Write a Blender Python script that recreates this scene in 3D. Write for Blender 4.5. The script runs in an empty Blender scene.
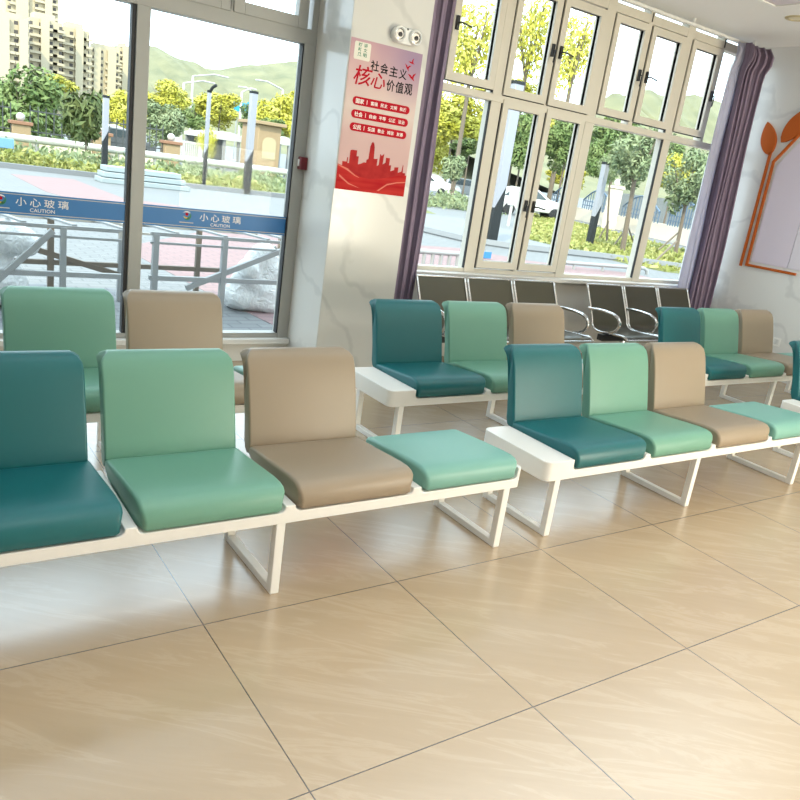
import bpy, bmesh, math, random
from mathutils import Vector, Matrix
random.seed(7)
sc = bpy.context.scene
COL = sc.collection
PI = math.pi

# ------------------------------------------------------------------ camera
YAW, PITCH, ROLL, FPX = 0.628135, 0.293152, 0.145650, 763.149
CAM = Vector((-0.873482, -1.345455, 1.574411))
def cam_axes():
    cy, sy, cp, sp = math.cos(YAW), math.sin(YAW), math.cos(PITCH), math.sin(PITCH)
    f = Vector((sy * cp, cy * cp, -sp)); r = Vector((cy, -sy, 0)); u = r.cross(f)
    c, s = math.cos(ROLL), math.sin(ROLL)
    return c * r + s * u, -s * r + c * u, f
R_, U_, F_ = cam_axes()
def at(u, v, x=None, y=None, z=None):
    """the point of a world plane that stands behind a measured point of the photograph"""
    d = F_ + (u - 400) / FPX * R_ - (v - 400) / FPX * U_
    k, val = (0, x) if x is not None else (1, y) if y is not None else (2, z)
    return CAM + d * ((val - CAM[k]) / d[k])
def mpp(p):
    return (Vector(p) - CAM).dot(F_) / FPX
cd = bpy.data.cameras.new('camera'); cam = bpy.data.objects.new('camera', cd); COL.objects.link(cam)
cd.sensor_width = 36; cd.lens = FPX * 36 / 800; cd.clip_end = 3000; cd.clip_start = 0.05
cam.matrix_world = Matrix(((R_.x, U_.x, -F_.x, CAM.x), (R_.y, U_.y, -F_.y, CAM.y), (R_.z, U_.z, -F_.z, CAM.z), (0, 0, 0, 1)))
sc.camera = cam

# ------------------------------------------------------------------ materials
def mat(name, col, rough=0.5, metal=0.0, spec=0.5, coat=0.0, emit=None, estr=0.0):
    m = bpy.data.materials.new(name); m.use_nodes = True
    b = m.node_tree.nodes['Principled BSDF']
    b.inputs['Base Color'].default_value = (*col, 1); b.inputs['Roughness'].default_value = rough
    b.inputs['Metallic'].default_value = metal; b.inputs['Specular IOR Level'].default_value = spec
    b.inputs['Coat Weight'].default_value = coat
    if emit: b.inputs['Emission Color'].default_value = (*emit, 1); b.inputs['Emission Strength'].default_value = estr
    return m
def nodes(m): return m.node_tree.nodes, m.node_tree.links, m.node_tree.nodes['Principled BSDF']
def N(nt, typ, **kw):
    n = nt.new(typ)
    for k, v in kw.items():
        if k in n.inputs: n.inputs[k].default_value = v
        else: setattr(n, k, v)
    return n
def ramp(nt, stops):
    r = nt.new('ShaderNodeValToRGB'); e = r.color_ramp.elements
    while len(e) < len(stops): e.new(0.5)
    for i, (p, c) in enumerate(stops): e[i].position = p; e[i].color = (*c, 1)
    return r
def noisy(m, c1, c2, scale=5.0, detail=4, stretch=None, bump=0.0, rough=None):
    nt, lk, b = nodes(m)
    tc = nt.new('ShaderNodeTexCoord'); mp = nt.new('ShaderNodeMapping'); lk.new(tc.outputs['Object'], mp.inputs['Vector'])
    if stretch: mp.inputs['Scale'].default_value = stretch
    nz = N(nt, 'ShaderNodeTexNoise', Scale=scale, Detail=detail); lk.new(mp.outputs['Vector'], nz.inputs['Vector'])
    r = ramp(nt, [(0.3, c1), (0.7, c2)]); lk.new(nz.outputs['Fac'], r.inputs['Fac']); lk.new(r.outputs['Color'], b.inputs['Base Color'])
    if bump:
        bp = N(nt, 'ShaderNodeBump', Strength=bump, Distance=0.01); lk.new(nz.outputs['Fac'], bp.inputs['Height']); lk.new(bp.outputs['Normal'], b.inputs['Normal'])
    return m
def leather(name, col):
    m = mat(name, col, 0.42, spec=0.55)
    nt, lk, b = nodes(m)
    tc = nt.new('ShaderNodeTexCoord'); vz = N(nt, 'ShaderNodeTexVoronoi', Scale=420.0); lk.new(tc.outputs['Object'], vz.inputs['Vector'])
    bp = N(nt, 'ShaderNodeBump', Strength=0.10, Distance=0.002); lk.new(vz.outputs['Distance'], bp.inputs['Height']); lk.new(bp.outputs['Normal'], b.inputs['Normal'])
    return m
M = {}
M['teal'] = leather('teal_leatherette', (0.003, 0.125, 0.140))
M['green'] = leather('sea_green_leatherette', (0.155, 0.360, 0.270))
M['aqua'] = leather('aqua_leatherette', (0.185, 0.420, 0.360))
M['beige'] = leather('taupe_leatherette', (0.325, 0.258, 0.185))
M['white'] = mat('white_lacquer', (0.84, 0.83, 0.80), 0.35)
M['alu'] = mat('beige_aluminium', (0.67, 0.63, 0.545), 0.42, spec=0.4)
M['gasket'] = mat('black_gasket', (0.02, 0.02, 0.022), 0.6)
M['grey_alu'] = mat('grey_aluminium', (0.40, 0.395, 0.37), 0.42, spec=0.4)
M['black'] = mat('black_plastic', (0.015, 0.015, 0.016), 0.4)
M['chrome'] = mat('chrome', (0.72, 0.72, 0.72), 0.16, metal=1)
M['ceil'] = mat('ceiling_paint', (0.80, 0.80, 0.79), 0.75)
M['plaster'] = mat('cream_plaster', (0.76, 0.735, 0.69), 0.6)
M['sill'] = mat('white_stone_sill', (0.80, 0.79, 0.77), 0.25)
M['orange'] = mat('orange_acrylic', (0.46, 0.10, 0.012), 0.5, spec=0.2)
M['lilac'] = mat('lilac_board', (0.66, 0.60, 0.71), 0.5)
M['lilac2'] = mat('pale_lilac_board', (0.70, 0.66, 0.74), 0.5)
M['plastic_white'] = mat('white_plastic', (0.82, 0.82, 0.80), 0.35)
M['red_plastic'] = mat('dark_red_plastic', (0.14, 0.006, 0.012), 0.35)
M['pill'] = mat('print_red', (0.48, 0.003, 0.016), 0.6, spec=0.15)
M['ink'] = mat('print_black', (0.012, 0.010, 0.012), 0.6, spec=0.15)
M['print_white'] = mat('print_white', (0.9, 0.86, 0.82), 0.5)
M['print_green'] = mat('print_green', (0.03, 0.22, 0.12), 0.5)
M['print_yellow'] = mat('print_yellow', (0.75, 0.55, 0.05), 0.5)
M['blue_band'] = mat('blue_film', (0.035, 0.185, 0.46), 0.45)
M['band_line'] = mat('pale_line_film', (0.62, 0.58, 0.52), 0.5)
# marble wall tiles
def marble(name, c1, c2):
    m = mat(name, c1, 0.16, spec=0.45)
    nt, lk, b = nodes(m)
    tc = nt.new('ShaderNodeTexCoord'); mp = nt.new('ShaderNodeMapping'); mp.inputs['Rotation'].default_value = (0.4, 0.5, 0.6)
    lk.new(tc.outputs['Object'], mp.inputs['Vector'])
    w = N(nt, 'ShaderNodeTexWave', Scale=0.9, Distortion=9.0, Detail=4.0); w.inputs['Detail Scale'].default_value = 1.6
    lk.new(mp.outputs['Vector'], w.inputs['Vector'])
    r = ramp(nt, [(0.0, c2), (0.10, c1), (1.0, c1)]); lk.new(w.outputs['Fac'], r.inputs['Fac']); lk.new(r.outputs['Color'], b.inputs['Base Color'])
    return m
M['marble'] = marble('marble_tile', (0.68, 0.665, 0.63), (0.60, 0.588, 0.56))
M['marble_grey'] = marble('pale_grey_marble_tile', (0.72, 0.725, 0.715), (0.63, 0.635, 0.63))
# floor tiles 0.8 m
def floor_mat():
    m = mat('beige_floor_tile', (0.5, 0.36, 0.2), 0.17, spec=0.5)
    nt, lk, b = nodes(m); b.inputs['IOR'].default_value = 2.8
    tc = nt.new('ShaderNodeTexCoord'); sp = nt.new('ShaderNodeSeparateXYZ'); lk.new(tc.outputs['Object'], sp.inputs['Vector'])
    def edge(sock):
        a = N(nt, 'ShaderNodeMath', operation='DIVIDE'); lk.new(sock, a.inputs[0]); a.inputs[1].default_value = 0.8
        a2 = N(nt, 'ShaderNodeMath', operation='ADD'); lk.new(a.outputs[0], a2.inputs[0]); a2.inputs[1].default_value = 0.5
        f = N(nt, 'ShaderNodeMath', operation='FRACT'); lk.new(a2.outputs[0], f.inputs[0])
        s = N(nt, 'ShaderNodeMath', operation='SUBTRACT'); lk.new(f.outputs[0], s.inputs[0]); s.inputs[1].default_value = 0.5
        ab = N(nt, 'ShaderNodeMath', operation='ABSOLUTE'); lk.new(s.outputs[0], ab.inputs[0])
        l = N(nt, 'ShaderNodeMath', operation='LESS_THAN'); lk.new(ab.outputs[0], l.inputs[0]); l.inputs[1].default_value = 0.0026
        fl = N(nt, 'ShaderNodeMath', operation='FLOOR'); lk.new(a.outputs[0], fl.inputs[0])
        return l, fl
    ex, fx = edge(sp.outputs['X']); ey, fy = edge(sp.outputs['Y'])
    mx = N(nt, 'ShaderNodeMath', operation='MAXIMUM'); lk.new(ex.outputs[0], mx.inputs[0]); lk.new(ey.outputs[0], mx.inputs[1])
    cell = nt.new('ShaderNodeCombineXYZ'); lk.new(fx.outputs[0], cell.inputs[0]); lk.new(fy.outputs[0], cell.inputs[1])
    wn = N(nt, 'ShaderNodeTexWhiteNoise', noise_dimensions='3D'); lk.new(cell.outputs[0], wn.inputs['Vector'])
    off = N(nt, 'ShaderNodeVectorMath', operation='SCALE'); lk.new(wn.outputs['Color'], off.inputs[0]); off.inputs['Scale'].default_value = 7.0
    add = N(nt, 'ShaderNodeVectorMath', operation='ADD'); lk.new(tc.outputs['Object'], add.inputs[0]); lk.new(off.outputs[0], add.inputs[1])
    mr_ = nt.new('ShaderNodeMapping'); mr_.inputs['Rotation'].default_value = (0, 0, math.radians(38)); lk.new(add.outputs[0], mr_.inputs['Vector'])
    mp = nt.new('ShaderNodeMapping'); mp.inputs['Scale'].default_value = (0.7, 4.2, 1)
    lk.new(mr_.outputs[0], mp.inputs['Vector'])
    nz = N(nt, 'ShaderNodeTexNoise', Scale=2.4, Detail=8.0, Roughness=0.66, Distortion=0.7); lk.new(mp.outputs['Vector'], nz.inputs['Vector'])
    r = ramp(nt, [(0.30, (0.42, 0.305, 0.18)), (0.52, (0.45, 0.33, 0.20)), (0.57, (0.49, 0.37, 0.237)), (0.62, (0.45, 0.33, 0.20)), (0.74, (0.43, 0.312, 0.185))])
    lk.new(nz.outputs['Fac'], r.inputs['Fac'])
    mix = N(nt, 'ShaderNodeMix', data_type='RGBA'); lk.new(mx.outputs[0], mix.inputs[0]); lk.new(r.outputs['Color'], mix.inputs[6]); mix.inputs[7].default_value = (0.07, 0.04, 0.022, 1)
    lk.new(mix.outputs[2], b.inputs['Base Color'])
    rr = N(nt, 'ShaderNodeMapRange'); lk.new(nz.outputs['Fac'], rr.inputs['Value']); rr.inputs['To Min'].default_value = 0.255; rr.inputs['To Max'].default_value = 0.275
    lk.new(rr.outputs[0], b.inputs['Roughness'])
    return m
M['floor'] = floor_mat()
def glass_mat(tint=(0.97, 0.985, 0.98)):
    m = bpy.data.materials.new('clear_glass'); m.use_nodes = True
    nt = m.node_tree.nodes; lk = m.node_tree.links; nt.clear()
    o = nt.new('ShaderNodeOutputMaterial'); t = nt.new('ShaderNodeBsdfTransparent'); g = nt.new('ShaderNodeBsdfGlossy'); f = nt.new('ShaderNodeLayerWeight'); x = nt.new('ShaderNodeMixShader')
    t.inputs['Color'].default_value = (*tint, 1); g.inputs['Roughness'].default_value = 0.0; f.inputs['Blend'].default_value = 0.5
    pw = N(nt, 'ShaderNodeMath', operation='POWER'); lk.new(f.outputs['Facing'], pw.inputs[0]); pw.inputs[1].default_value = 5.0
    ml = N(nt, 'ShaderNodeMath', operation='MULTIPLY_ADD'); lk.new(pw.outputs[0], ml.inputs[0]); ml.inputs[1].default_value = 0.9; ml.inputs[2].default_value = 0.004
    lk.new(ml.outputs[0], x.inputs[0]); lk.new(t.outputs[0], x.inputs[1]); lk.new(g.outputs[0], x.inputs[2]); lk.new(x.outputs[0], o.inputs[0])
    return m
M['glass'] = glass_mat()

# ------------------------------------------------------------------ mesh helpers
def box(bm, x0, x1, y0, y1, z0, z1, mi=0):
    v = [bm.verts.new((x, y, z)) for z in (z0, z1) for y in (y0, y1) for x in (x0, x1)]
    for f in ((0, 2, 3, 1), (4, 5, 7, 6), (0, 1, 5, 4), (2, 6, 7, 3), (0, 4, 6, 2), (1, 3, 7, 5)):
        bm.faces.new([v[i] for i in f]).material_index = mi
def prism(bm, pts, fn, d0, d1, mi=0):
    """polygon pts (a, b) extruded from d0 to d1; fn(a, b, d) gives the point"""
    A = [bm.verts.new(fn(a, b, d0)) for a, b in pts]; B = [bm.verts.new(fn(a, b, d1)) for a, b in pts]
    n = len(pts); fs = [bm.faces.new(A), bm.faces.new(B[::-1])]
    for i in range(n): fs.append(bm.faces.new((A[i], B[i], B[(i + 1) % n], A[(i + 1) % n])))
    for f in fs: f.material_index = mi
def tube(bm, pts, r, n=10, radii=None, closed=False, flat=None):
    pts = [Vector(p) for p in pts]; rings = []; up = None
    m = len(pts)
    for i, p in enumerate(pts):
        if closed: t = (pts[(i + 1) % m] - pts[i - 1]).normalized()
        else: t = (pts[min(i + 1, m - 1)] - pts[max(i - 1, 0)]).normalized()
        if up is None: up = Vector((0, 0, 1)) if abs(t.z) < 0.9 else Vector((0, 1, 0))
        s = t.cross(up)
        if s.length < 1e-4: s = t.cross(Vector((1, 0, 0)))
        s.normalize(); w = s.cross(t).normalized(); up = w
        rr = radii[i] if radii else r
        rings.append([bm.verts.new(p + (s * math.cos(a) + w * math.sin(a) * (flat or 1)) * rr) for a in (2 * PI * k / n for k in range(n))])
    for i in range(m if closed else m - 1):
        a, b = rings[i], rings[(i + 1) % m]
        for k in range(n): bm.faces.new((a[k], a[(k + 1) % n], b[(k + 1) % n], b[k]))
    if not closed:
        bm.faces.new(rings[0][::-1]); bm.faces.new(rings[-1])
def bar(bm, p, q, w, h=None):
    """square section bar from p to q"""
    p, q = Vector(p), Vector(q); t = (q - p).normalized(); h = h or w
    up = Vector((0, 0, 1)) if abs(t.z) < 0.95 else Vector((0, 1, 0))
    s = t.cross(up).normalized(); u = s.cross(t).normalized()
    A = [[bm.verts.new(e + s * (w / 2 * a) + u * (h / 2 * b)) for a, b in ((-1, -1), (1, -1), (1, 1), (-1, 1))] for e in (p, q)]
    bm.faces.new(A[0][::-1]); bm.faces.new(A[1])
    for k in range(4): bm.faces.new((A[0][k], A[0][(k + 1) % 4], A[1][(k + 1) % 4], A[1][k]))
def lathe(bm, prof, c, axis='z', n=24):
    """profile (radius, height) turned about an axis through c"""
    rings = []
    for r, h in prof:
        ring = []
        for k in range(n):
            a = 2 * PI * k / n; ca, sa = r * math.cos(a), r * math.sin(a)
            v = (ca, sa, h) if axis == 'z' else (ca, -h, sa) if axis == 'y' else (-h, ca, sa)
            ring.append(bm.verts.new(Vector(c) + Vector(v)))
        rings.append(ring)
    for i in range(len(rings) - 1):
        for k in range(n): bm.faces.new((rings[i][k], rings[i][(k + 1) % n], rings[i + 1][(k + 1) % n], rings[i + 1][k]))
    bm.faces.new(rings[0][::-1]); bm.faces.new(rings[-1])
def BM(): return bmesh.new()
def obj(name, bm, m, parent=None, loc=(0, 0, 0), smooth=None, bevel=0.0, bseg=2):
    bmesh.ops.recalc_face_normals(bm, faces=bm.faces)
    me = bpy.data.meshes.new(name); bm.to_mesh(me); bm.free()
    for k in (m if isinstance(m, (list, tuple)) else [m]): me.materials.append(k)
    o = bpy.data.objects.new(name, me); COL.objects.link(o); o.location = loc
    if parent: o.parent = parent
    if bevel:
        b = o.modifiers.new('soft_edges', 'BEVEL'); b.width = bevel; b.segments = bseg; b.limit_method = 'ANGLE'; b.angle_limit = math.radians(40)
    if smooth is None and bevel: smooth = 50
    if smooth:
        me.polygons.foreach_set('use_smooth', [True] * len(me.polygons)); me.set_sharp_from_angle(angle=math.radians(smooth))
    return o
def rawobj(name, verts, faces, m, parent=None, smooth=False):
    me = bpy.data.meshes.new(name); me.from_pydata(verts, [], faces); me.update()
    for k in (m if isinstance(m, (list, tuple)) else [m]): me.materials.append(k)
    if smooth: me.polygons.foreach_set('use_smooth', [True] * len(me.polygons))
    o = bpy.data.objects.new(name, me); COL.objects.link(o)
    if parent: o.parent = parent
    return o
def tag(o, label, cat, group=None, kind=None):
    o['label'] = label; o['category'] = cat
    if group: o['group'] = group
    if kind: o['kind'] = kind
    return o
def empty(name, loc, label=None, cat=None, group=None, rz=0, kind=None):
    o = bpy.data.objects.new(name, None); COL.objects.link(o); o.location = loc; o.rotation_euler = (0, 0, rz); o.empty_display_size = 0.1
    if label: tag(o, label, cat, group, kind)
    return o
def dup(root, loc, label, rz=None, scale=None):
    r = root.copy(); COL.objects.link(r); r.location = loc; r['label'] = label
    if rz is not None: r.rotation_euler = (0, 0, rz)
    if scale: r.scale = scale
    for ch in list(root.children):
        c = ch.copy(); COL.objects.link(c); c.parent = r
        for g in list(ch.children):
            d = g.copy(); COL.objects.link(d); d.parent = c
    return r
def plabel(o, t): o['label'] = t; return o
def text_mesh(body, spacing=1.0, bold=0.0):
    c = bpy.data.curves.new('lettering_source', 'FONT'); c.body = body; c.resolution_u = 3; c.space_character = spacing; c.offset = bold
    o = bpy.data.objects.new('lettering_source', c); COL.objects.link(o)
    dg = bpy.context.evaluated_depsgraph_get(); dg.update()
    me = bpy.data.meshes.new_from_object(o.evaluated_get(dg))
    vs = [(v.co.x, v.co.y) for v in me.vertices]; fs = [tuple(p.vertices) for p in me.polygons]
    bpy.data.objects.remove(o); bpy.data.curves.remove(c); bpy.data.meshes.remove(me)
    return vs, fs
def lettering(items, y, m, parent, name='lettering'):
    """items: (text, x0, x1, z0, z1[, bold[, shear]]) printed on a surface that faces -Y at y, joined into one mesh"""
    V, Fc = [], []
    for it in items:
        body, x0, x1, z0, z1 = it[:5]; bold = it[5] if len(it) > 5 else 0.0; shear = it[6] if len(it) > 6 else 0.0
        vs, fs = text_mesh(body, 1.0, bold)
        if not vs: continue
        a0, a1 = min(v[0] for v in vs), max(v[0] for v in vs); b0, b1 = min(v[1] for v in vs), max(v[1] for v in vs)
        k = len(V)
        V += [(x0 + (a - a0) / (a1 - a0) * (x1 - x0) + shear * ((b - b0) / (b1 - b0) - 0.5), y, z0 + (b - b0) / (b1 - b0) * (z1 - z0)) for a, b in vs]
        Fc += [tuple(i + k for i in f) for f in fs]
    return rawobj(name, V, Fc, m, parent)

# ------------------------------------------------------------------ room shell
XL, XR, YB, YW, ZC = -5.2, 6.92, -4.2, 3.95, 3.28
WT = 0.30     # wall thickness
CX0, CX1, CY = 1.80, 2.43, 3.474     # pillar between the windows
def S(name, bm, m, label, cat, **kw): return tag(obj(name, bm, m, **kw), label, cat, kind='structure')
bm = BM(); box(bm, XL - WT, XR + WT, YB - WT, YW + 0.02, -0.12, 0); S('floor', bm, M['floor'], 'glossy beige floor of large square stone-look tiles', 'floor')
bm = BM(); box(bm, XL - WT, XR + WT, YB - WT, YW + 0.11, ZC, ZC + 0.25); S('ceiling', bm, M['ceil'], 'flat pale grey ceiling above the window wall', 'ceiling')
bm = BM(); box(bm, XR, XR + WT, YB - WT, YW + WT, -0.12, ZC); S('wall_right', bm, M['marble_grey'], 'pale grey marble tiled wall with the orange leaf decoration', 'wall')
bm = BM(); box(bm, XL - WT, XL, YB - WT, YW + WT, -0.12, ZC); S('wall_left', bm, M['marble'], 'cream tiled wall at the far left end of the hall', 'wall')
# wall under and beside windows, facing the camera
bm = BM()
box(bm, CX1, XR, YW, YW + 0.22, -0.12, 0.752); box(bm, XL, CX0, YW, YW + 0.22, -0.12, 0.145)
box(bm, XL, -2.0, YW, YW + 0.22, 0.145, ZC)
S('wall_window', bm, M['plaster'], 'low cream wall under the windows', 'wall')
bm = BM(); box(bm, CX0, CX1, CY, YW + 0.25, -0.12, ZC); S('wall_pillar', bm, M['marble'], 'marble tiled pillar between the two windows, poster on it', 'pillar', bevel=0.004)
# wall behind the camera, with a wide window in it
bx0, bx1, bz0, bz1 = 3.6, 6.8, 0.05, 1.5
bm = BM()
box(bm, XL, bx0, YB - WT, YB, 0, ZC); box(bm, bx1, XR, YB - WT, YB, 0, ZC); box(bm, bx0, bx1, YB - WT, YB, 0, bz0); box(bm, bx0, bx1, YB - WT, YB, bz1, ZC)
S('wall_back', bm, M['plaster'], 'cream wall behind the viewer with a wide window opening', 'wall')

# ---- windows
def glass_pane(parent, x0, x1, z0, z1, y, name='pane'):
    bm = BM(); box(bm, x0 - 0.012, x1 + 0.012, y - 0.003, y + 0.003, z0 - 0.012, z1 + 0.012); return obj(name, bm, M['glass'], parent)
def frame_rect(bm, x0, x1, z0, z1, y0, y1, w, mi=0):
    """rectangular frame whose inner opening is x0..x1, z0..z1"""
    box(bm, x0 - w, x0, y0, y1, z0 - w, z1 + w, mi); box(bm, x1, x1 + w, y0, y1, z0 - w, z1 + w, mi)
    box(bm, x0, x1, y0, y1, z0 - w, z0, mi); box(bm, x0, x1, y0, y1, z1, z1 + w, mi)
def handle(parent, x, z, y, side):
    bm = BM(); box(bm, x - 0.013, x + 0.013, y - 0.022, y, z - 0.05, z + 0.05)
    if side > 0: tube(bm, [(x, y - 0.02, z), (x, y - 0.045, z), (x + 0.02, y - 0.05, z + 0.002), (x + 0.115, y - 0.05, z - 0.012)], 0.007, 8)
    else: tube(bm, [(x, y - 0.02, z), (x, y - 0.045, z), (x - 0.006, y - 0.05, z - 0.02), (x - 0.012, y - 0.05, z - 0.10)], 0.007, 8)
    return obj('handle', bm, M['black'], parent, bevel=0.003)
FY0, FY1 = 3.96, 4.05
def sash(win, x0, x1, z0, z1, w=0.062, hside=None, hz=None):
    bm = BM(); frame_rect(bm, x0, x1, z0, z1, FY0 - 0.022, FY0 + 0.05, w)
    frame_rect(bm, x0, x1, z0, z1, FY0 + 0.0, FY0 + 0.03, 0.004, 1)
    # shadow gap and gasket line round the sash
    for a, b in ((x0 - w - 0.007, x0 - w), (x1 + w, x1 + w + 0.007)): box(bm, a, b, FY0 - 0.008, FY0 + 0.03, z0 - w, z1 + w, 1)
    for a, b in ((z0 - w - 0.006, z0 - w),): box(bm, x0 - w, x1 + w, FY0 - 0.008, FY0 + 0.03, a, b, 1)
    s = obj('sash', bm, [M['alu'], M['gasket']], win)
    glass_pane(s, x0, x1, z0, z1, FY0 + 0.02)
    if hside is not None:
        hx = x0 - w / 2 if hside > 0 else x1 + w / 2
        handle(s, hx, hz, FY0 - 0.022, hside)
    return s
# window_2: right, nine openable lights above a low wall
w2 = empty('window_2', (0, 0, 0), 'wide beige framed window with rows of panes above the black chairs', 'window', kind='structure')
bm = BM()
y0, y1 = FY0, FY1
box(bm, CX1, XR, y0, y1, 0.752, 0.805)                       # bottom rail
box(bm, CX1, XR, y0 - 0.012, y1, 2.205, 2.262)               # transom
box(bm, CX1, XR, y0 - 0.004, y1, 3.155, 3.232)               # head rail
for a, b in ((CX1, 2.50), (3.462, 3.572), (4.600, 4.715), (5.740, 5.848), (6.86, XR)):   # mullions
    box(bm, a, b, y0 - 0.006, y1, 0.752, ZC)
for a, b in ((4.045, 4.095),): box(bm, a, b, y0 - 0.003, y1, 0.80, 2.21)
for a, b in ((2.84, 2.93), (4.030, 4.085), (5.170, 5.232), (6.32, 6.36)): box(bm, a, b, y0 - 0.003, y1, 2.26, ZC)
obj('window_frame', bm, M['alu'], w2, bevel=0.003)
bm = BM()
for x in (3.462, 4.600, 5.740): box(bm, x - 0.010, x, y0 - 0.003, y0 + 0.02, 0.81, 2.2); box(bm, x - 0.010, x, y0 - 0.003, y0 + 0.02, 2.27, 3.15)
for x in (4.058, 5.20, 6.34): box(bm, x - 0.004, x + 0.004, y0 - 0.012, y0 + 0.02, 3.17, 3.25)
obj('shadow_gap', bm, M['gasket'], w2)
bm = BM(); box(bm, CX1, XR, 3.845, 3.985, 0.735, 0.772); obj('window_sill', bm, M['sill'], w2, bevel=0.006)
for a, b in ((2.50, 3.458), (4.722, 5.738), (5.850, 6.86)): glass_pane(w2, a, b, 0.808, 2.205, FY0 + 0.02)
for a, b in ((2.50, 3.458), (3.575, 4.03), (4.085, 4.60), (4.715, 5.17), (5.232, 5.74), (5.85, 6.32), (6.36, 6.86)): glass_pane(w2, a, b, 3.236, 3.275, FY0 + 0.02)
sash(w2, 3.646, 4.000, 0.882, 2.175, hside=-1, hz=1.40); sash(w2, 4.157, 4.517, 0.882, 2.175, hside=1, hz=1.40)
sash(w2, 3.010, 3.387, 2.350, 3.075, hside=1, hz=2.70); glass_pane(w2, 2.5, 2.84, 2.27, 3.15, FY0 + 0.02)
sash(w2, 3.625, 3.987, 2.332, 3.075, hside=-1, hz=2.70); sash(w2, 4.143, 4.525, 2.332, 3.075, hside=1, hz=2.70)
sash(w2, 4.780, 5.120, 2.360, 3.080, hside=-1, hz=2.70); sash(w2, 5.290, 5.660, 2.360, 3.080, hside=1, hz=2.70)
sash(w2, 5.900, 6.255, 2.362, 3.085, hside=-1, hz=2.70); glass_pane(w2, 6.36, 6.86, 2.27, 3.15, FY0 + 0.02)
# window_1: left, nearly floor to ceiling
w1 = empty('window_1', (0, 0, 0), 'tall grey framed window left of the pillar, blue strip across its panes', 'window', kind='structure')
bm = BM()
box(bm, -2.0, CX0, FY0, FY1, 0.178, 0.216); box(bm, -2.0, CX0, FY0 - 0.01, FY1, 2.302, 2.40); box(bm, -2.0, CX0, FY0, FY1, 3.2, ZC)
for a, b in ((1.712, CX0), (0.560, 0.645), (-0.60, -0.515), (-1.75, -1.66)): box(bm, a, b, FY0 - 0.008, FY1, 0.178, 2.31)
for a, b in ((1.755, CX0), (1.155, 1.185), (0.575, 0.63), (0.0, 0.03), (-0.58, -0.53), (-1.2, -1.17), (-1.75, -1.7)): box(bm, a, b, FY0 - 0.006, FY1, 2.39, ZC)
obj('window_frame', bm, M['grey_alu'], w1, bevel=0.003)
bm = BM()
for x in (0.560, -0.60): box(bm, x - 0.026, x - 0.002, FY0 + 0.005, FY0 + 0.06, 0.216, 2.302)
box(bm, 1.702, 1.712, FY0 + 0.0, FY0 + 0.05, 0.216, 2.302); box(bm, 1.1500, 1.1555, FY0 - 0.02, FY0 + 0.02, 2.40, 3.2)
obj('shadow_gap', bm, M['gasket'], w1)
bm = BM(); box(bm, -2.0, CX0 - 0.001, 3.91, 3.985, 0.138, 0.180); obj('window_sill', bm, M['sill'], w1, bevel=0.006)
for a, b in ((0.645, 1.712), (-0.515, 0.534), (-1.66, -0.626)): glass_pane(w1, a, b, 0.216, 2.302, FY0 + 0.02)
def sash_grey(x0, x1):
    bm = BM(); frame_rect(bm, x0, x1, 2.465, 3.13, FY0 - 0.02, FY0 + 0.05, 0.075); s = obj('sash', bm, M['grey_alu'], w1, bevel=0.003); glass_pane(s, x0, x1, 2.465, 3.13, FY0 + 0.02)
for a, b in ((1.25, 1.64), (0.70, 1.085), (0.095, 0.51), (-0.46, -0.07), (-1.10, -0.65)): sash_grey(a, b)

# blue caution strips stuck on the glass
def strip(x0, x1, xt, xl, label):
    yb = FY0 + 0.015; r = empty('warning_strip', ((x0 + x1) / 2, yb, 0.966), label, 'safety sticker', 'blue glass warning strips')
    ox, oz = (x0 + x1) / 2, 0.966
    bm = BM(); box(bm, x0 - ox, x1 - ox, -0.0012, 0.0, 0, 0.136); obj('film', bm, M['blue_band'], r)
    bm = BM(); box(bm, x0 - ox, x1 - ox, -0.002, -0.0012, 0.010, 0.0145); box(bm, x0 - ox, x1 - ox, -0.002, -0.0012, 0.1215, 0.126); plabel(obj('stripe', bm, M['band_line'], r), 'thin pale border line')
    cx = xt - ox
    its = [(ch, cx + (i - 1.5) * 0.081 - 0.031, cx + (i - 1.5) * 0.081 + 0.031, 0.056, 0.108, 0.004) for i, ch in enumerate('小心玻璃')]
    its.append(('CAUTION', cx - 0.072, cx + 0.072, 0.024, 0.046, 0.006))
    lettering(its, -0.002, M['print_white'], r)
    # round swoosh emblem
    ex = xl - ox; e = empty('emblem', (0, 0, 0)); e.parent = r
    def sector(nm, m, a0, a1, r0, r1, cx_, cz_, sz):
        V = []; n = 12
        for k in range(n + 1):
            a = a0 + (a1 - a0) * k / n; w = math.sin(PI * k / n)
            for q in (r1, r1 - (r1 - r0) * w): V.append((cx_ + q * math.cos(a) * sz, -0.0021, cz_ + q * math.sin(a) * sz))
        rawobj(nm, V, [(2 * k, 2 * k + 2, 2 * k + 3, 2 * k + 1) for k in range(n)], m, e)
    sector('green_swoosh', M['print_green'], -2.2, 0.7, 0.45, 1, ex, 0.085, 0.032)
    sector('yellow_swoosh', M['print_yellow'], -2.9, -0.6, 0.5, 0.85, ex, 0.088, 0.030)
    sector('white_swoosh', M['print_white'], 0.4, 2.6, 0.75, 1, ex, 0.083, 0.032)
    V = [(ex + 0.011 * math.cos(2 * PI * k / 12), -0.0022, 0.094 + 0.011 * math.sin(2 * PI * k / 12)) for k in range(12)]
    rawobj('red_dot', V, [tuple(range(12))], M['pill'], e)
    V = [(ex + a, -0.0022, b) for a, b in ((-0.05, 0.034), (0.05, 0.034), (0.05, 0.040), (-0.05, 0.040))]
    rawobj('underline', V, [(0, 1, 2, 3)], M['band_line'], e)
strip(0.648, 1.708, 1.195, 0.95, 'blue caution strip on the glass pane beside the pillar')
strip(-0.512, 0.532, 0.030, -0.205, 'blue caution strip on the glass pane left of the mullion')

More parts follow.
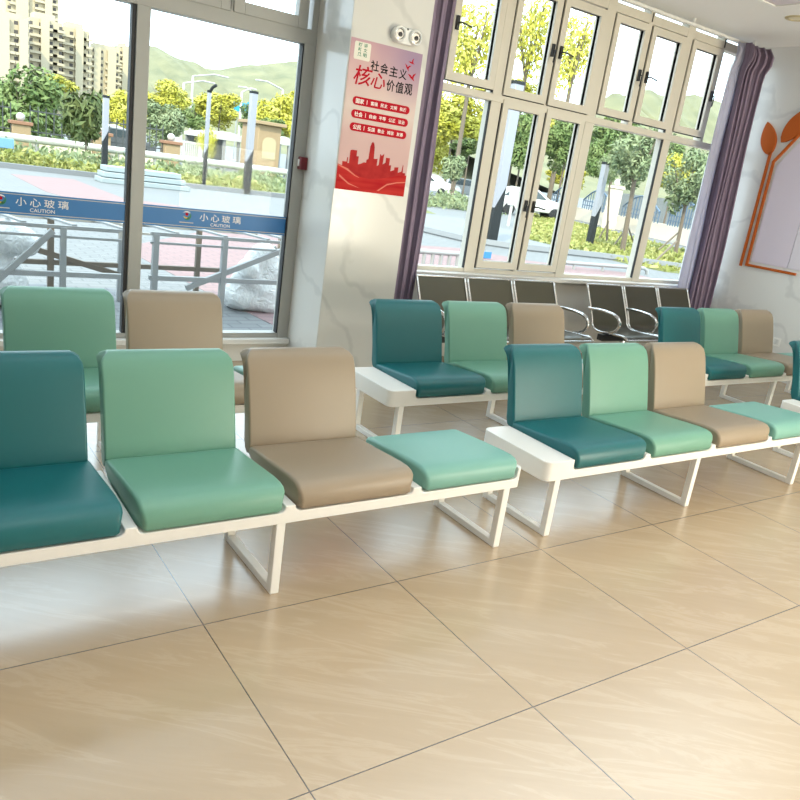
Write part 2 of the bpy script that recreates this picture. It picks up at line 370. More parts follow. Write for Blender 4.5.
# ------------------------------------------------------------------ upholstered benches
BL = 2.423; SX = [0.180 + 0.565 * k for k in range(4)]; SW = 0.517; BD = 0.475
def bench_frame_bm():
    bm = BM(); zb, zn, zt = 0.290, 0.334, 0.386
    pts = [(0, zb), (BL, zb), (BL, zt)]
    r = 0.022
    for k in (3, 2, 1, 0):
        a, b = SX[k] - 0.004, SX[k] + SW + 0.004
        zd = zt if k == 3 else 0.360
        za = zt if k == 0 else 0.360
        pts.append((b, zd))
        for j in range(1, 6):
            t = j / 5 * PI / 2; pts.append((b - r + r * math.cos(t), zn + r - r * math.sin(t)))
        for j in range(0, 5):
            t = j / 5 * PI / 2; pts.append((a + r - r * math.sin(t), zn + r - r * math.cos(t)))
        pts.append((a, zn + r)); pts.append((a, za))
    pts.append((0, zt))
    prism(bm, pts, lambda a, b, d: (a, d, b), 0, BD)
    es = [e for e in bm.edges if abs(e.verts[0].co.z - e.verts[1].co.z) > 0.05 and abs(e.verts[0].co.y - e.verts[1].co.y) < 1e-6 and min(abs(e.verts[0].co.x), abs(e.verts[0].co.x - BL)) < 1e-6]
    es0 = [e for e in es if abs(e.verts[0].co.x) < 1e-6]; es1 = [e for e in es if abs(e.verts[0].co.x - BL) < 1e-6]
    bmesh.ops.bevel(bm, geom=es0, offset=0.04, segments=6, affect='EDGES', profile=0.5)
    es1 = [e for e in bm.edges if abs(e.verts[0].co.z - e.verts[1].co.z) > 0.05 and abs(e.verts[0].co.x - BL) < 1e-6 and abs(e.verts[1].co.x - BL) < 1e-6]
    bmesh.ops.bevel(bm, geom=es1, offset=0.022, segments=5, affect='EDGES', profile=0.5)
    return bm
def leg_bm():
    bm = BM(); w = 0.036; y0, y1, z1 = 0.002, 0.465, 0.292; t = 0.036; h = 0.03
    box(bm, -w / 2, w / 2, y0, y0 + t, 0, z1); box(bm, -w / 2, w / 2, y1 - t, y1, 0, z1); box(bm, -w / 2, w / 2, y0 + t, y1 - t, 0.0, h)
    return bm
def loft(prof, hw, r, xin):
    """closed profile (y, z) swept across x with rounded side edges; xin(y, z) narrows it at corners"""
    n = len(prof); P = [Vector((a, b)) for a, b in prof]
    area = sum(P[i].x * P[(i + 1) % n].y - P[(i + 1) % n].x * P[i].y for i in range(n))
    nor = []
    for i in range(n):
        d1 = (P[i] - P[i - 1]).normalized(); d2 = (P[(i + 1) % n] - P[i]).normalized(); t = d1 + d2
        t = t.normalized() if t.length > 1e-6 else d1
        q = Vector((t.y, -t.x)) * (1 if area > 0 else -1); c = max(0.55, math.sqrt(max(0, (1 + d1.dot(d2)) / 2))); nor.append(q / c)
    rings = []
    steps = 5
    L = [(-1, k) for k in range(steps + 1)] + [(1, steps - k) for k in range(steps + 1)]
    V = []
    for s, k in L:
        a = k / steps * PI / 2; off = r * (1 - math.sin(a)); x = hw - r + r * math.cos(a)
        ring = []
        for i in range(n):
            p = P[i] - nor[i] * off; ring.append((s * (x - xin(P[i].x, P[i].y)), p.x, p.y))
        rings.append(ring)
    return rings
def cushion_bm(prof, hw, r, xin):
    rings = loft(prof, hw, r, xin); bm = BM(); n = len(prof)
    R = [[bm.verts.new(p) for p in ring] for ring in rings]
    for i in range(len(R) - 1):
        for k in range(n): bm.faces.new((R[i][k], R[i][(k + 1) % n], R[i + 1][(k + 1) % n], R[i + 1][k]))
    for ring in (R[0], R[-1]):
        f = bm.faces.new(ring)
    bmesh.ops.triangulate(bm, faces=[f for f in bm.faces if len(f.verts) > 4])
    return bm
def arc(cx, cy, r, a0, a1, n): return [(cx + r * math.cos(math.radians(a0 + (a1 - a0) * k / n)), cy + r * math.sin(math.radians(a0 + (a1 - a0) * k / n))) for k in range(n + 1)]
def corner(v, lim, R):
    t = v - (lim - R)
    return 0 if t <= 0 else R - math.sqrt(max(0, R * R - min(t, R) ** 2))
seat_prof = [(0.003, 0.339), (-0.006, 0.348), (-0.008, 0.375), (-0.006, 0.398), (0.004, 0.420), (0.022, 0.434), (0.05, 0.440), (0.10, 0.440), (0.20, 0.432), (0.32, 0.422), (0.43, 0.414), (0.458, 0.412), (0.464, 0.405), (0.462, 0.372), (0.40, 0.345), (0.20, 0.338), (0.05, 0.337)]
back_prof = [(0.447, 0.404), (0.45, 0.4249), (0.462, 0.4738), (0.478, 0.5374), (0.496, 0.6059), (0.513, 0.6646), (0.524, 0.6988), (0.536, 0.7282), (0.552, 0.7546), (0.57, 0.7722), (0.592, 0.782), (0.616, 0.782), (0.632, 0.7703), (0.632, 0.7546), (0.618, 0.7448), (0.6, 0.7311), (0.586, 0.7057), (0.572, 0.6666), (0.553, 0.601), (0.533, 0.5276), (0.52, 0.4591), (0.514, 0.42), (0.5, 0.388), (0.478, 0.372), (0.458, 0.378)]
pad_prof = [(0.003, 0.339), (-0.006, 0.348), (-0.008, 0.375), (-0.006, 0.398), (0.004, 0.418), (0.022, 0.430), (0.05, 0.435), (0.10, 0.434), (0.22, 0.426), (0.34, 0.416), (0.44, 0.407), (0.462, 0.400), (0.470, 0.388), (0.468, 0.345), (0.40, 0.338), (0.20, 0.338), (0.05, 0.337)]
xin_seat = lambda y, z: (corner(0.345 + (0.345 - z), 0.345 + 0.008, 0.022) if y < 0.03 else 0) + (corner(-y, 0.008, 0.02) * 0.6)
xin_back = lambda y, z: corner(z, 0.784, 0.042)
def bench(loc, label, legs):
    r = empty('waiting_bench', loc, label, 'bench', 'upholstered waiting benches')
    obj('frame', bench_frame_bm(), M['white'], r, bevel=0.008, bseg=3)
    for x in legs: obj('leg', leg_bm(), M['white'], r, loc=(x, 0, 0), bevel=0.003)
    for k, (m, nm) in enumerate((('teal', 'dark teal'), ('green', 'sea green'), ('beige', 'taupe beige'))):
        cx = SX[k] + SW / 2
        plabel(obj('seat', cushion_bm(seat_prof, SW / 2, 0.015, xin_seat), M[m], r, loc=(cx, 0, 0), smooth=60), nm + ' leatherette seat')
        plabel(obj('backrest', cushion_bm(back_prof, 0.254, 0.010, xin_back), M[m], r, loc=(cx - 0.005, 0, 0), smooth=60), nm + ' leatherette backrest')
    plabel(obj('stool_pad', cushion_bm(pad_prof, SW / 2, 0.020, xin_seat), M['aqua'], r, loc=(SX[3] + SW / 2, 0, 0), smooth=60), 'flat aqua leatherette pad without a backrest')
    return r
LEG1, LEG2 = (0.14, 1.255, 2.352), (0.090, 1.182, 2.278)
b1 = bench((-0.95, 0.888, 0), 'nearest waiting bench, its full width of seat and pad in view', LEG1)
def bench_copy(loc, label, legs):
    r = dup(b1, loc, label)
    ls = sorted((c for c in r.children if c.name.startswith('leg')), key=lambda c: c.location.x)
    for c, x in zip(ls, legs): c.location.x = x
    return r
b2 = bench_copy((1.634, 0.892, 0), 'front row waiting bench whose white end faces the nearest bench, right of it', LEG2)
b5 = bench_copy((4.39, 0.892, 0), 'waiting bench cut off by the right edge, only white end and teal back showing', LEG2)
b0 = bench_copy((-1.122, 2.045, 0), 'second row waiting bench in front of the tall left window', LEG2)
b3 = bench_copy((1.475, 1.985, 0), 'second row waiting bench in front of the pillar and curtain', LEG2)
b4 = bench_copy((4.255, 1.985, 0), 'second row waiting bench beside the marble wall with the orange leaves', LEG2)

# ------------------------------------------------------------------ black perforated steel chairs
M['steel'] = mat('dark_perforated_steel', (0.075, 0.070, 0.048), 0.36, metal=0.25)
CP = 0.522
def steel_chairs(loc, label):
    r = empty('steel_chair_row', loc, label, 'airport chair', 'black perforated steel chair rows')
    prof = [(0.00, 0.375), (0.02, 0.392), (0.06, 0.402), (0.15, 0.395), (0.28, 0.383), (0.36, 0.380), (0.41, 0.395), (0.44, 0.43)]
    bprof = [(0.425, 0.41), (0.452, 0.47), (0.485, 0.54), (0.52, 0.615), (0.555, 0.685), (0.580, 0.735), (0.592, 0.762), (0.605, 0.772)]
    for k in range(3):
        x0, x1 = k * CP + 0.022, (k + 1) * CP - 0.022
        for nm, pf in (('seat', prof), ('backrest', bprof)):
            bm = BM(); poly = pf + [(a + 0.004, b_ - 0.010) for a, b_ in reversed(pf)]
            prism(bm, poly, lambda a, b_, d: (d, a, b_), x0, x1); obj(nm, bm, M['steel'], r, bevel=0.004)
        for x in (x0 - 0.006, x1 + 0.006):
            bm = BM(); tube(bm, [(x, a - 0.006, b_) for a, b_ in prof + bprof[1:]], 0.011, 8); obj('side_rail', bm, M['chrome'], r, smooth=60)
        bm = BM(); tube(bm, [(x0, -0.005, 0.372), (x1, -0.005, 0.372)], 0.014, 8); obj('front_edge', bm, M['chrome'], r, smooth=60)
        bm = BM(); tube(bm, [(x0, 0.606, 0.772), (x1, 0.606, 0.772)], 0.009, 8); obj('top_edge', bm, M['chrome'], r, smooth=60)
    for k in range(4):
        x = k * CP
        pts = [(x, 0.50, 0.565), (x, 0.40, 0.575), (x, 0.30, 0.578), (x, 0.20, 0.572), (x, 0.135, 0.552), (x, 0.105, 0.515), (x, 0.105, 0.475), (x, 0.13, 0.435), (x, 0.19, 0.400), (x, 0.26, 0.388)]
        bm = BM(); tube(bm, pts, 0.015, 10); obj('armrest', bm, M['chrome'], r, smooth=60)
    bm = BM(); box(bm, -0.05, 3 * CP + 0.05, 0.22, 0.29, 0.315, 0.372); plabel(obj('beam', bm, M['black'], r, bevel=0.004), 'black steel beam under the seats')
    for x in (0.28, 3 * CP - 0.28):
        bm = BM(); tube(bm, [(x, 0.255, 0.32), (x, 0.255, 0.05)], 0.03, 10)
        tube(bm, [(x, -0.02, 0.02), (x, 0.1, 0.055), (x, 0.255, 0.07), (x, 0.42, 0.055), (x, 0.55, 0.02)], 0.02, 8); obj('leg', bm, M['chrome'], r, smooth=60)
    return r
c1 = steel_chairs((2.705, 3.030, 0), 'row of three black perforated steel chairs directly beside the left curtain')
c2 = dup(c1, (4.690, 3.030, 0), 'row of three black perforated steel chairs nearest the right curtain')

# ------------------------------------------------------------------ curtains
M['curtain'] = noisy(mat('mauve_curtain', (0.2, 0.15, 0.2), 0.7), (0.190, 0.140, 0.205), (0.265, 0.205, 0.285), 60, 2, (1, 1, 0.05))
M['lining'] = noisy(mat('grey_blue_lining', (0.4, 0.42, 0.5), 0.8), (0.50, 0.51, 0.62), (0.60, 0.60, 0.70), 30, 2, (1, 1, 0.05))
nt, lk, b = nodes(M['lining']); tl = N(nt, 'ShaderNodeBsdfTranslucent'); tl.inputs['Color'].default_value = (0.58, 0.58, 0.72, 1); mxs = N(nt, 'ShaderNodeMixShader'); mxs.inputs[0].default_value = 0.35
out = [n for n in nt if n.type == 'OUTPUT_MATERIAL'][0]; lk.new(b.outputs[0], mxs.inputs[1]); lk.new(tl.outputs[0], mxs.inputs[2]); lk.new(mxs.outputs[0], out.inputs[0])
def curtain(name, y, xa, xb, folds, amp, label, lining=None, gather=None):
    """pleated hanging cloth; xa(t), xb(t) give the side edges for t = 0 (top) .. 1 (hem)"""
    nz, nx = 40, folds * 14
    z0, z1 = 0.05, 3.205
    def sheet(nm, m, fa, fb, nf, dy, ph, amp, par):
        V, Fc = [], []
        n = nf * 14
        for j in range(nz + 1):
            t = j / nz; z = z1 + (z0 - z1) * t; a, b_ = fa(t), fb(t)
            for i in range(n + 1):
                s = i / n
                q = 2 * PI * nf * s + ph + 0.5 * math.sin(3 * t + s * 5)
                A = amp * (0.8 + 0.3 * math.sin(7 * s + 1.3)) * (1.0 + (0.25 * math.sin(PI * t / 0.09) if t < 0.09 else 0))
                V.append((a + (b_ - a) * s + 0.012 * math.sin(2 * q), y + dy + A * (1.9 * abs(math.sin(q * 0.5 + 0.4)) ** 0.8 - 1.0) * -1 + 0.01 * math.sin(9 * t + 6 * s) - (0.05 * math.sin(PI * t / 0.07) * abs(math.sin(q * 0.5)) if t < 0.07 else 0), z))
        for j in range(nz):
            for i in range(n): Fc.append((j * (n + 1) + i, j * (n + 1) + i + 1, (j + 1) * (n + 1) + i + 1, (j + 1) * (n + 1) + i))
        o = rawobj(nm, V, Fc, m, par, smooth=True); md = o.modifiers.new('cloth_thickness', 'SOLIDIFY'); md.thickness = 0.003
        return o
    r = empty(name, ((xa(1) + xb(1)) / 2, y, 0), label, 'curtain', 'mauve curtains')
    off = Vector(r.location)
    o = sheet('drape', M['curtain'], lambda t: xa(t) - off.x, lambda t: xb(t) - off.x, folds, -off.y + 0.0, 0.3, amp, r)
    if lining: sheet('lining', M['lining'], lambda t: lining[0](t) - off.x, lambda t: lining[1](t) - off.x, 2, -off.y + 0.03, 1.0, 0.02, r)
    return r
lerp = lambda a, b_: (lambda t: a + (b_ - a) * t)
curtain('curtain', 3.70, lerp(2.47, 2.46), lerp(2.775, 2.735), 4, 0.05, 'mauve curtain gathered against the marble pillar, left end of the window', gather=4)
curtain('curtain', 3.72, lerp(6.32, 6.42), lerp(6.70, 6.86), 5, 0.075, 'mauve curtain gathered beside the grey marble wall, right end of the window',
        lining=(lambda t: 6.24 + 0.03 * t - 0.05 * math.sin(PI * t) , lambda t: 6.42 + 0.06 * t), gather=6)
bm = BM(); box(bm, 2.45, 6.86, 3.79, 3.82, 3.212, 3.236)
tag(obj('curtain_rail', bm, M['plastic_white'], bevel=0.003), 'long white curtain rail along the top of the window', 'curtain rail')
for x in (2.6, 3.6, 4.6, 5.6, 6.6):
    bm = BM(); box(bm, x - 0.01, x + 0.01, 3.795, 3.815, 3.235, ZC); obj('bracket', bm, M['plastic_white'], bpy.data.objects['curtain_rail'])

# ------------------------------------------------------------------ poster and fittings on the pillar
def poster_paper():
    m = mat('poster_paper', (0.75, 0.5, 0.48), 0.55, spec=0.2)
    nt, lk, b = nodes(m)
    tc = nt.new('ShaderNodeTexCoord'); sp = nt.new('ShaderNodeSeparateXYZ'); lk.new(tc.outputs['Object'], sp.inputs['Vector'])
    nz = N(nt, 'ShaderNodeTexNoise', Scale=5.0, Detail=3.0); lk.new(tc.outputs['Object'], nz.inputs['Vector'])
    mr = N(nt, 'ShaderNodeMath', operation='MULTIPLY_ADD'); lk.new(nz.outputs['Fac'], mr.inputs[0]); mr.inputs[1].default_value = 0.16; mr.inputs[2].default_value = -0.08
    ad = N(nt, 'ShaderNodeMath', operation='ADD'); lk.new(sp.outputs['Z'], ad.inputs[0]); lk.new(mr.outputs[0], ad.inputs[1])
    r = ramp(nt, [(0.10, (0.62, 0.40, 0.38)), (0.38, (0.65, 0.44, 0.42)), (0.55, (0.70, 0.57, 0.52)), (0.82, (0.64, 0.42, 0.42)), (0.97, (0.56, 0.34, 0.38))])
    lk.new(ad.outputs[0], r.inputs['Fac'])
    # printed violet cloud towards the top right corner
    d = N(nt, 'ShaderNodeVectorMath', operation='DISTANCE'); lk.new(tc.outputs['Object'], d.inputs[0]); d.inputs[1].default_value = (0.52, 0, 0.93)
    q = ramp(nt, [(0.0, (1, 1, 1)), (0.34, (0, 0, 0))]); lk.new(d.outputs['Value'], q.inputs['Fac'])
    mx = N(nt, 'ShaderNodeMix', data_type='RGBA'); lk.new(q.outputs['Color'], mx.inputs[0]); lk.new(r.outputs['Color'], mx.inputs[6]); mx.inputs[7].default_value = (0.34, 0.24, 0.36, 1)
    lk.new(mx.outputs[2], b.inputs['Base Color'])
    return m
PX, PZ, PW, PH = 1.808, 1.372, 0.578, 0.972
post = empty('wall_poster', (PX, CY - 0.0005, PZ), 'pink and red poster with Chinese lettering and a red skyline on the pillar', 'poster')
bm = BM(); box(bm, 0, PW, -0.003, 0, 0, PH); obj('sheet', bm, poster_paper(), post)
E1 = -0.0036
lettering([(ch, 0.168 + i * 0.0775, 0.168 + i * 0.0775 + 0.068, 0.795 - i * 0.004, 0.862 - i * 0.004, 0.02) for i, ch in enumerate('社会主义')] +
          [(ch, 0.312 + i * 0.075, 0.312 + i * 0.075 + 0.068, 0.690, 0.765, 0.02) for i, ch in enumerate('价值观')], E1, M['ink'], post)
plabel(lettering([('核', 0.050, 0.185, 0.690, 0.815, 0.012, 0.02), ('心', 0.188, 0.305, 0.690, 0.790, 0.012, 0.02)], E1, M['pill'], post, 'title_lettering'), 'large red title characters')
rows = ['国家富强民主文明和谐', '社会自由平等公正法治', '公民爱国敬业诚信友善']
for i, s in enumerate(rows):
    zc = 0.590 - i * 0.084; h = 0.027
    pts = arc(0.060 + h, zc, h, 90, 270, 10) + arc(0.530 - h, zc, h, -90, 90, 10)
    bm = BM(); prism(bm, pts, lambda a, b_, d: (a, d, b_), -0.0042, -0.003); pl = obj('banner', bm, M['pill'], post)
    its = [(s[0:2], 0.085, 0.150, zc - 0.016, zc + 0.016, 0.02)]
    its += [(s[2 + 2 * k:4 + 2 * k], 0.205 + k * 0.080, 0.261 + k * 0.080, zc - 0.013, zc + 0.013, 0.015) for k in range(4)]
    for it in its: lettering([it], -0.0048, M['print_white'], pl)
    V = [(0.172, -0.0048, zc - 0.014), (0.176, -0.0048, zc - 0.014), (0.176, -0.0048, zc + 0.014), (0.172, -0.0048, zc + 0.014)]
    rawobj('divider', V, [(0, 1, 2, 3)], M['print_white'], pl)
# skyline
M['skyline'] = noisy(mat('print_skyline_red', (0.5, 0.05, 0.04), 0.6, spec=0.15), (0.36, 0.010, 0.014), (0.48, 0.026, 0.022), 14, 2)
sky_pts = [(0.035, 0.0), (0.035, 0.20), (0.068, 0.20), (0.068, 0.235), (0.075, 0.24), (0.075, 0.19), (0.088, 0.19), (0.088, 0.30), (0.10, 0.31), (0.142, 0.31), (0.142, 0.26), (0.160, 0.26), (0.160, 0.19), (0.185, 0.20), (0.205, 0.215), (0.225, 0.215), (0.225, 0.24), (0.240, 0.25), (0.244, 0.36), (0.252, 0.395), (0.262, 0.405), (0.272, 0.395), (0.280, 0.36), (0.284, 0.26), (0.300, 0.26), (0.315, 0.265), (0.315, 0.20), (0.330, 0.21), (0.333, 0.31), (0.348, 0.295), (0.366, 0.318), (0.362, 0.22), (0.385, 0.24), (0.385, 0.285), (0.418, 0.285), (0.418, 0.22), (0.435, 0.225), (0.435, 0.17), (0.466, 0.185), (0.466, 0.21), (0.50, 0.215), (0.50, 0.165), (0.530, 0.18), (0.536, 0.24), (0.540, 0.24), (0.543, 0.17), (0.565, 0.17), (0.565, 0.0)]
bm = BM(); prism(bm, [(a, 0.15 + (b_ - 0.15) * 0.76 if b_ > 0.15 else b_) for a, b_ in sky_pts], lambda a, b_, d: (a, d, b_), -0.0040, -0.003); plabel(obj('skyline', bm, M['skyline'], post), 'red silhouette of city towers')
M['wave'] = noisy(mat('print_ribbon_red', (0.6, 0.05, 0.04), 0.6, spec=0.15), (0.42, 0.004, 0.010), (0.56, 0.030, 0.022), 4, 1, (1, 1, 6))
bm = BM()
top = [(0, 0.168), (0.05, 0.155), (0.12, 0.125), (0.18, 0.100), (0.26, 0.092), (0.36, 0.105), (0.46, 0.130), (0.54, 0.148), (PW, 0.150)]
prism(bm, [(0, 0), (PW, 0)] + top[::-1], lambda a, b_, d: (a, d, b_), -0.0046, -0.004); plabel(obj('ribbon', bm, M['wave'], post), 'flowing red ribbon along the foot')
M['ribbon_pink'] = mat('print_ribbon_pink', (0.70, 0.20, 0.14), 0.6, spec=0.15)
for L in ([(0.0, 0.165), (0.08, 0.145), (0.15, 0.105), (0.19, 0.09), (0.145, 0.10), (0.07, 0.135), (0, 0.158)], [(0.34, 0.02), (0.42, 0.075), (0.50, 0.095), (PW, 0.105), (PW, 0.098), (0.5, 0.087), (0.42, 0.064), (0.355, 0.018)], [(0.02, 0.10), (0.10, 0.05), (0.2, 0.02), (0.1, 0.04), (0.02, 0.085)]):
    bm = BM(); prism(bm, L, lambda a, b_, d: (a, d, b_), -0.0050, -0.0046); plabel(obj('ribbon_highlight', bm, M['ribbon_pink'], post), 'pale pink ribbon streak')
def bird(x, z, s, a):
    pts = [(-1, 0.55), (-0.35, 0.35), (0.0, 0.0), (0.25, 0.45), (0.95, 0.75), (0.45, 0.1), (0.35, -0.25), (0.6, -0.75), (0.1, -0.45), (-0.3, -0.2)]
    bm = BM(); prism(bm, [(x + s * (p * math.cos(a) - q * math.sin(a)), z + s * (p * math.sin(a) + q * math.cos(a))) for p, q in pts], lambda u, v, d: (u, d, v), -0.0042, -0.003); obj('bird', bm, M['pill'], post)
bird(0.496, 0.905, 0.026, 0.5); bird(0.466, 0.868, 0.028, -0.2); bird(0.512, 0.812, 0.036, 0.1)
bm = BM(); prism(bm, [(0.036, 0.845), (0.150, 0.845), (0.156, 0.855), (0.156, 0.945), (0.150, 0.955), (0.036, 0.955), (0.030, 0.945), (0.030, 0.855)], lambda u, v, d: (u, d, v), -0.0042, -0.003)
bg = obj('badge', bm, mat('print_cream', (0.80, 0.76, 0.66), 0.5), post)
lettering([(ch, 0.100, 0.128, 0.925 - i * 0.030, 0.950 - i * 0.030, 0.02) for i, ch in enumerate('讲文明')] + [(ch, 0.058, 0.086, 0.925 - i * 0.030, 0.950 - i * 0.030, 0.02) for i, ch in enumerate('树新风')], -0.0048, M['print_green'], bg)

em = empty('emergency_light', (2.216, CY, 2.424), 'white twin emergency light with two round heads above the poster', 'emergency light')
bm = BM(); prism(bm, arc(-0.062, 0.0, 0.052, 90, 270, 14) + arc(0.062, 0.0, 0.052, -90, 90, 14), lambda a, b_, d: (a, d, b_), -0.035, 0.0); obj('housing', bm, M['plastic_white'], em, bevel=0.008, bseg=3)
for s in (-1, 1):
    bm = BM(); lathe(bm, [(0.048, 0.028), (0.052, 0.034), (0.052, 0.044), (0.046, 0.052), (0.042, 0.051), (0.040, 0.044)], (s * 0.066, 0, 0.004), 'y', 28); h_ = obj('lamp_head', bm, M['plastic_white'], em, smooth=40)
    bm = BM(); lathe(bm, [(0.0385, 0.040), (0.036, 0.049), (0.033, 0.050), (0.030, 0.045)], (s * 0.066, 0, 0.004), 'y', 28); obj('reflector', bm, M['chrome'], h_, smooth=40)
    bm = BM(); lathe(bm, [(0.016, 0.040), (0.015, 0.050), (0.007, 0.053)], (s * 0.066 + 0.005, 0, 0.002), 'y', 20); obj('bulb', bm, M['black'], h_, smooth=40)
bm = BM(); lathe(bm, [(0.007, 0.034), (0.006, 0.037)], (0, 0, 0.045), 'y', 12); plabel(obj('button', bm, M['black'], em), 'small black button')

al = empty('alarm_button', (CX0, 3.952, 1.502), 'small dark red alarm box on the side of the pillar by the window frame', 'alarm')
bm = BM(); box(bm, -0.055, 0, -0.05, 0.05, -0.045, 0.045); obj('box', bm, M['red_plastic'], al, bevel=0.006)
bm = BM(); box(bm, -0.058, -0.054, -0.026, 0.026, -0.022, 0.026); plabel(obj('glass_plate', bm, M['plastic_white'], al, bevel=0.002), 'white centre plate')

# ------------------------------------------------------------------ right wall decoration, socket, ceiling fittings
deco = empty('wall_decoration', (XR, 3.0, 1.1), 'lilac house shaped panel with orange outline and two orange leaves on the marble wall', 'wall decoration')
def dprism(nm, pts, d, m, label=None):
    bm = BM(); prism(bm, [(y - 3.0, z - 1.1) for y, z in pts], lambda a, b_, q: (q, a, b_), -d, -0.0005); o = obj(nm, bm, m, deco, bevel=0.002)
    if label: plabel(o, label)
    return o
slope = (2.455 - 2.165) / (3.452 - 3.245)
dprism('panel', [(3.405, 1.141), (2.994, 1.141), (2.994, 2.13 + (3.405 - 2.994) * slope), (3.405, 2.13)], 0.012, M['lilac'], 'lilac board')
dprism('panel', [(2.988, 1.141), (2.35, 1.141), (2.35, 2.13 + (3.405 - 2.988) * slope + 0.3), (2.60, 2.13 + (3.405 - 2.60) * slope), (2.988, 2.13 + (3.405 - 2.988) * slope)], 0.012, M['lilac2'], 'pale lilac board')
def ribbon(pts, w):
    """mitred strip along a polyline in (y, z)"""
    P = [Vector(p) for p in pts]; A, B = [], []
    for i, p in enumerate(P):
        d1 = (P[i] - P[i - 1]).normalized() if i else (P[1] - P[0]).normalized(); d2 = (P[i + 1] - P[i]).normalized() if i < len(P) - 1 else d1
        n = Vector((-(d1 + d2).y, (d1 + d2).x)).normalized(); k = w / 2 / max(0.3, n.dot(Vector((-d1.y, d1.x)))); A.append(p + n * k); B.append(p - n * k)
    return [tuple(p) for p in A + B[::-1]]
dprism('outline', ribbon([(2.885, 1.098), (3.443, 1.098), (3.452, 2.165), (2.60, 2.165 + (3.452 - 2.60) * slope)], 0.026), 0.022, M['orange'], 'orange outline strip')
dprism('stem', ribbon([(3.510, 1.075), (3.512, 2.26)], 0.026), 0.022, M['orange'], 'orange leaf stem')
def leaf(base, tip, w):
    b0, t0 = Vector(base), Vector(tip); d = t0 - b0; n = Vector((-d.y, d.x)).normalized(); L, Rr = [], []
    for k in range(0, 13):
        s = k / 12; ww = w * (math.sin(PI * s ** 0.85)) ** 0.8 if 0 < k < 12 else 0
        L.append(b0 + d * s + n * ww)
        if 0 < k < 12: Rr.append(b0 + d * s - n * ww)
    return [tuple(p) for p in L + Rr[::-1]]
dprism('leaf', leaf((3.515, 2.225), (3.632, 2.555), 0.085), 0.022, M['orange'], 'upright orange leaf')
dprism('leaf', leaf((3.425, 2.36), (3.200, 2.72), 0.09), 0.022, M['orange'], 'slanting orange leaf')

so = empty('wall_socket', (XR, 2.885, 0.388), 'white socket low on the grey marble wall behind the second row bench', 'socket')
bm = BM(); box(bm, -0.008, 0, -0.043, 0.043, -0.043, 0.043); obj('plate', bm, M['plastic_white'], so, bevel=0.003)
bm = BM(); box(bm, -0.010, -0.007, -0.026, 0.026, -0.026, 0.026); obj('insert', bm, M['marble_grey'], so, bevel=0.001)

cl = empty('ceiling_panel', (5.11, 2.59, ZC), 'square white framed panel on the ceiling, cut off by the top edge', 'ceiling panel')
bm = BM(); 
for a in ((-0.3, 0.3, -0.3, -0.27), (-0.3, 0.3, 0.27, 0.3), (-0.3, -0.27, -0.27, 0.27), (0.27, 0.3, -0.27, 0.27)): box(bm, a[0], a[1], a[2], a[3], -0.022, 0)
obj('rim', bm, M['plastic_white'], cl, bevel=0.003)
bm = BM(); box(bm, -0.27, 0.27, -0.27, 0.27, -0.012, -0.001); obj('diffuser', bm, mat('milky_panel', (0.62, 0.57, 0.62), 0.4), cl)
dl = empty('downlight', (5.86, 2.95, ZC), 'round downlight in the ceiling at the right edge', 'downlight')
bm = BM(); lathe(bm, [(0.095, 0.0), (0.095, -0.006), (0.085, -0.012), (0.070, -0.010), (0.066, -0.002)], (0, 0, 0), 'z', 32); obj('ring', bm, mat('brass_ring', (0.52, 0.45, 0.27), 0.4, metal=0.3), dl, smooth=40)
bm = BM(); lathe(bm, [(0.066, -0.002), (0.064, -0.006), (0.04, -0.009)], (0, 0, 0), 'z', 32); obj('lens', bm, mat('cream_lens', (0.7, 0.64, 0.45), 0.4), dl, smooth=40)
#EXT_BEGIN
# ------------------------------------------------------------------ outdoors
G = -0.10
def stand(u, v): return at(u, v, z=G)
M['paving'] = mat('pale_pavers', (0.40, 0.41, 0.42), 0.75)
def pavers(m, c1, c2, cm, sc_=1.0):
    nt, lk, b = nodes(m); tc = nt.new('ShaderNodeTexCoord'); mp = nt.new('ShaderNodeMapping'); mp.inputs['Rotation'].default_value = (0, 0, 0.0)
    lk.new(tc.outputs['Object'], mp.inputs['Vector'])
    br = N(nt, 'ShaderNodeTexBrick', Scale=sc_); br.inputs['Color1'].default_value = (*c1, 1); br.inputs['Color2'].default_value = (*c2, 1); br.inputs['Mortar'].default_value = (*cm, 1)
    br.inputs['Mortar Size'].default_value = 0.012; br.inputs['Brick Width'].default_value = 0.30; br.inputs['Row Height'].default_value = 0.15
    lk.new(mp.outputs['Vector'], br.inputs['Vector']); lk.new(br.outputs['Color'], b.inputs['Base Color'])
pavers(M['paving'], (0.37, 0.39, 0.40), (0.32, 0.34, 0.355), (0.23, 0.25, 0.265))
M['pink'] = mat('pink_pavers', (0.5, 0.33, 0.32), 0.75); pavers(M['pink'], (0.44, 0.28, 0.285), (0.39, 0.25, 0.255), (0.29, 0.21, 0.215))
M['road'] = noisy(mat('pale_asphalt', (0.35, 0.37, 0.39), 0.8), (0.33, 0.36, 0.38), (0.38, 0.40, 0.42), 2)
M['kerb'] = mat('grey_kerbstone', (0.26, 0.28, 0.30), 0.7)
M['lawn'] = noisy(mat('lawn_soil', (0.2, 0.25, 0.08), 0.9), (0.15, 0.20, 0.055), (0.30, 0.31, 0.10), 1.5)
def leafmat(name, c1, c2): return noisy(mat(name, c1, 0.6, spec=0.3), c1, c2, 2.2, 2)
M['lf_green'] = leafmat('green_leaves', (0.115, 0.195, 0.055), (0.240, 0.310, 0.110))
M['lf_yellow'] = leafmat('yellow_green_leaves', (0.48, 0.45, 0.030), (0.72, 0.70, 0.16))
M['lf_grey'] = leafmat('grey_green_leaves', (0.17, 0.235, 0.115), (0.31, 0.36, 0.20))
M['lf_dark'] = leafmat('deep_green_leaves', (0.085, 0.135, 0.040), (0.20, 0.24, 0.08))
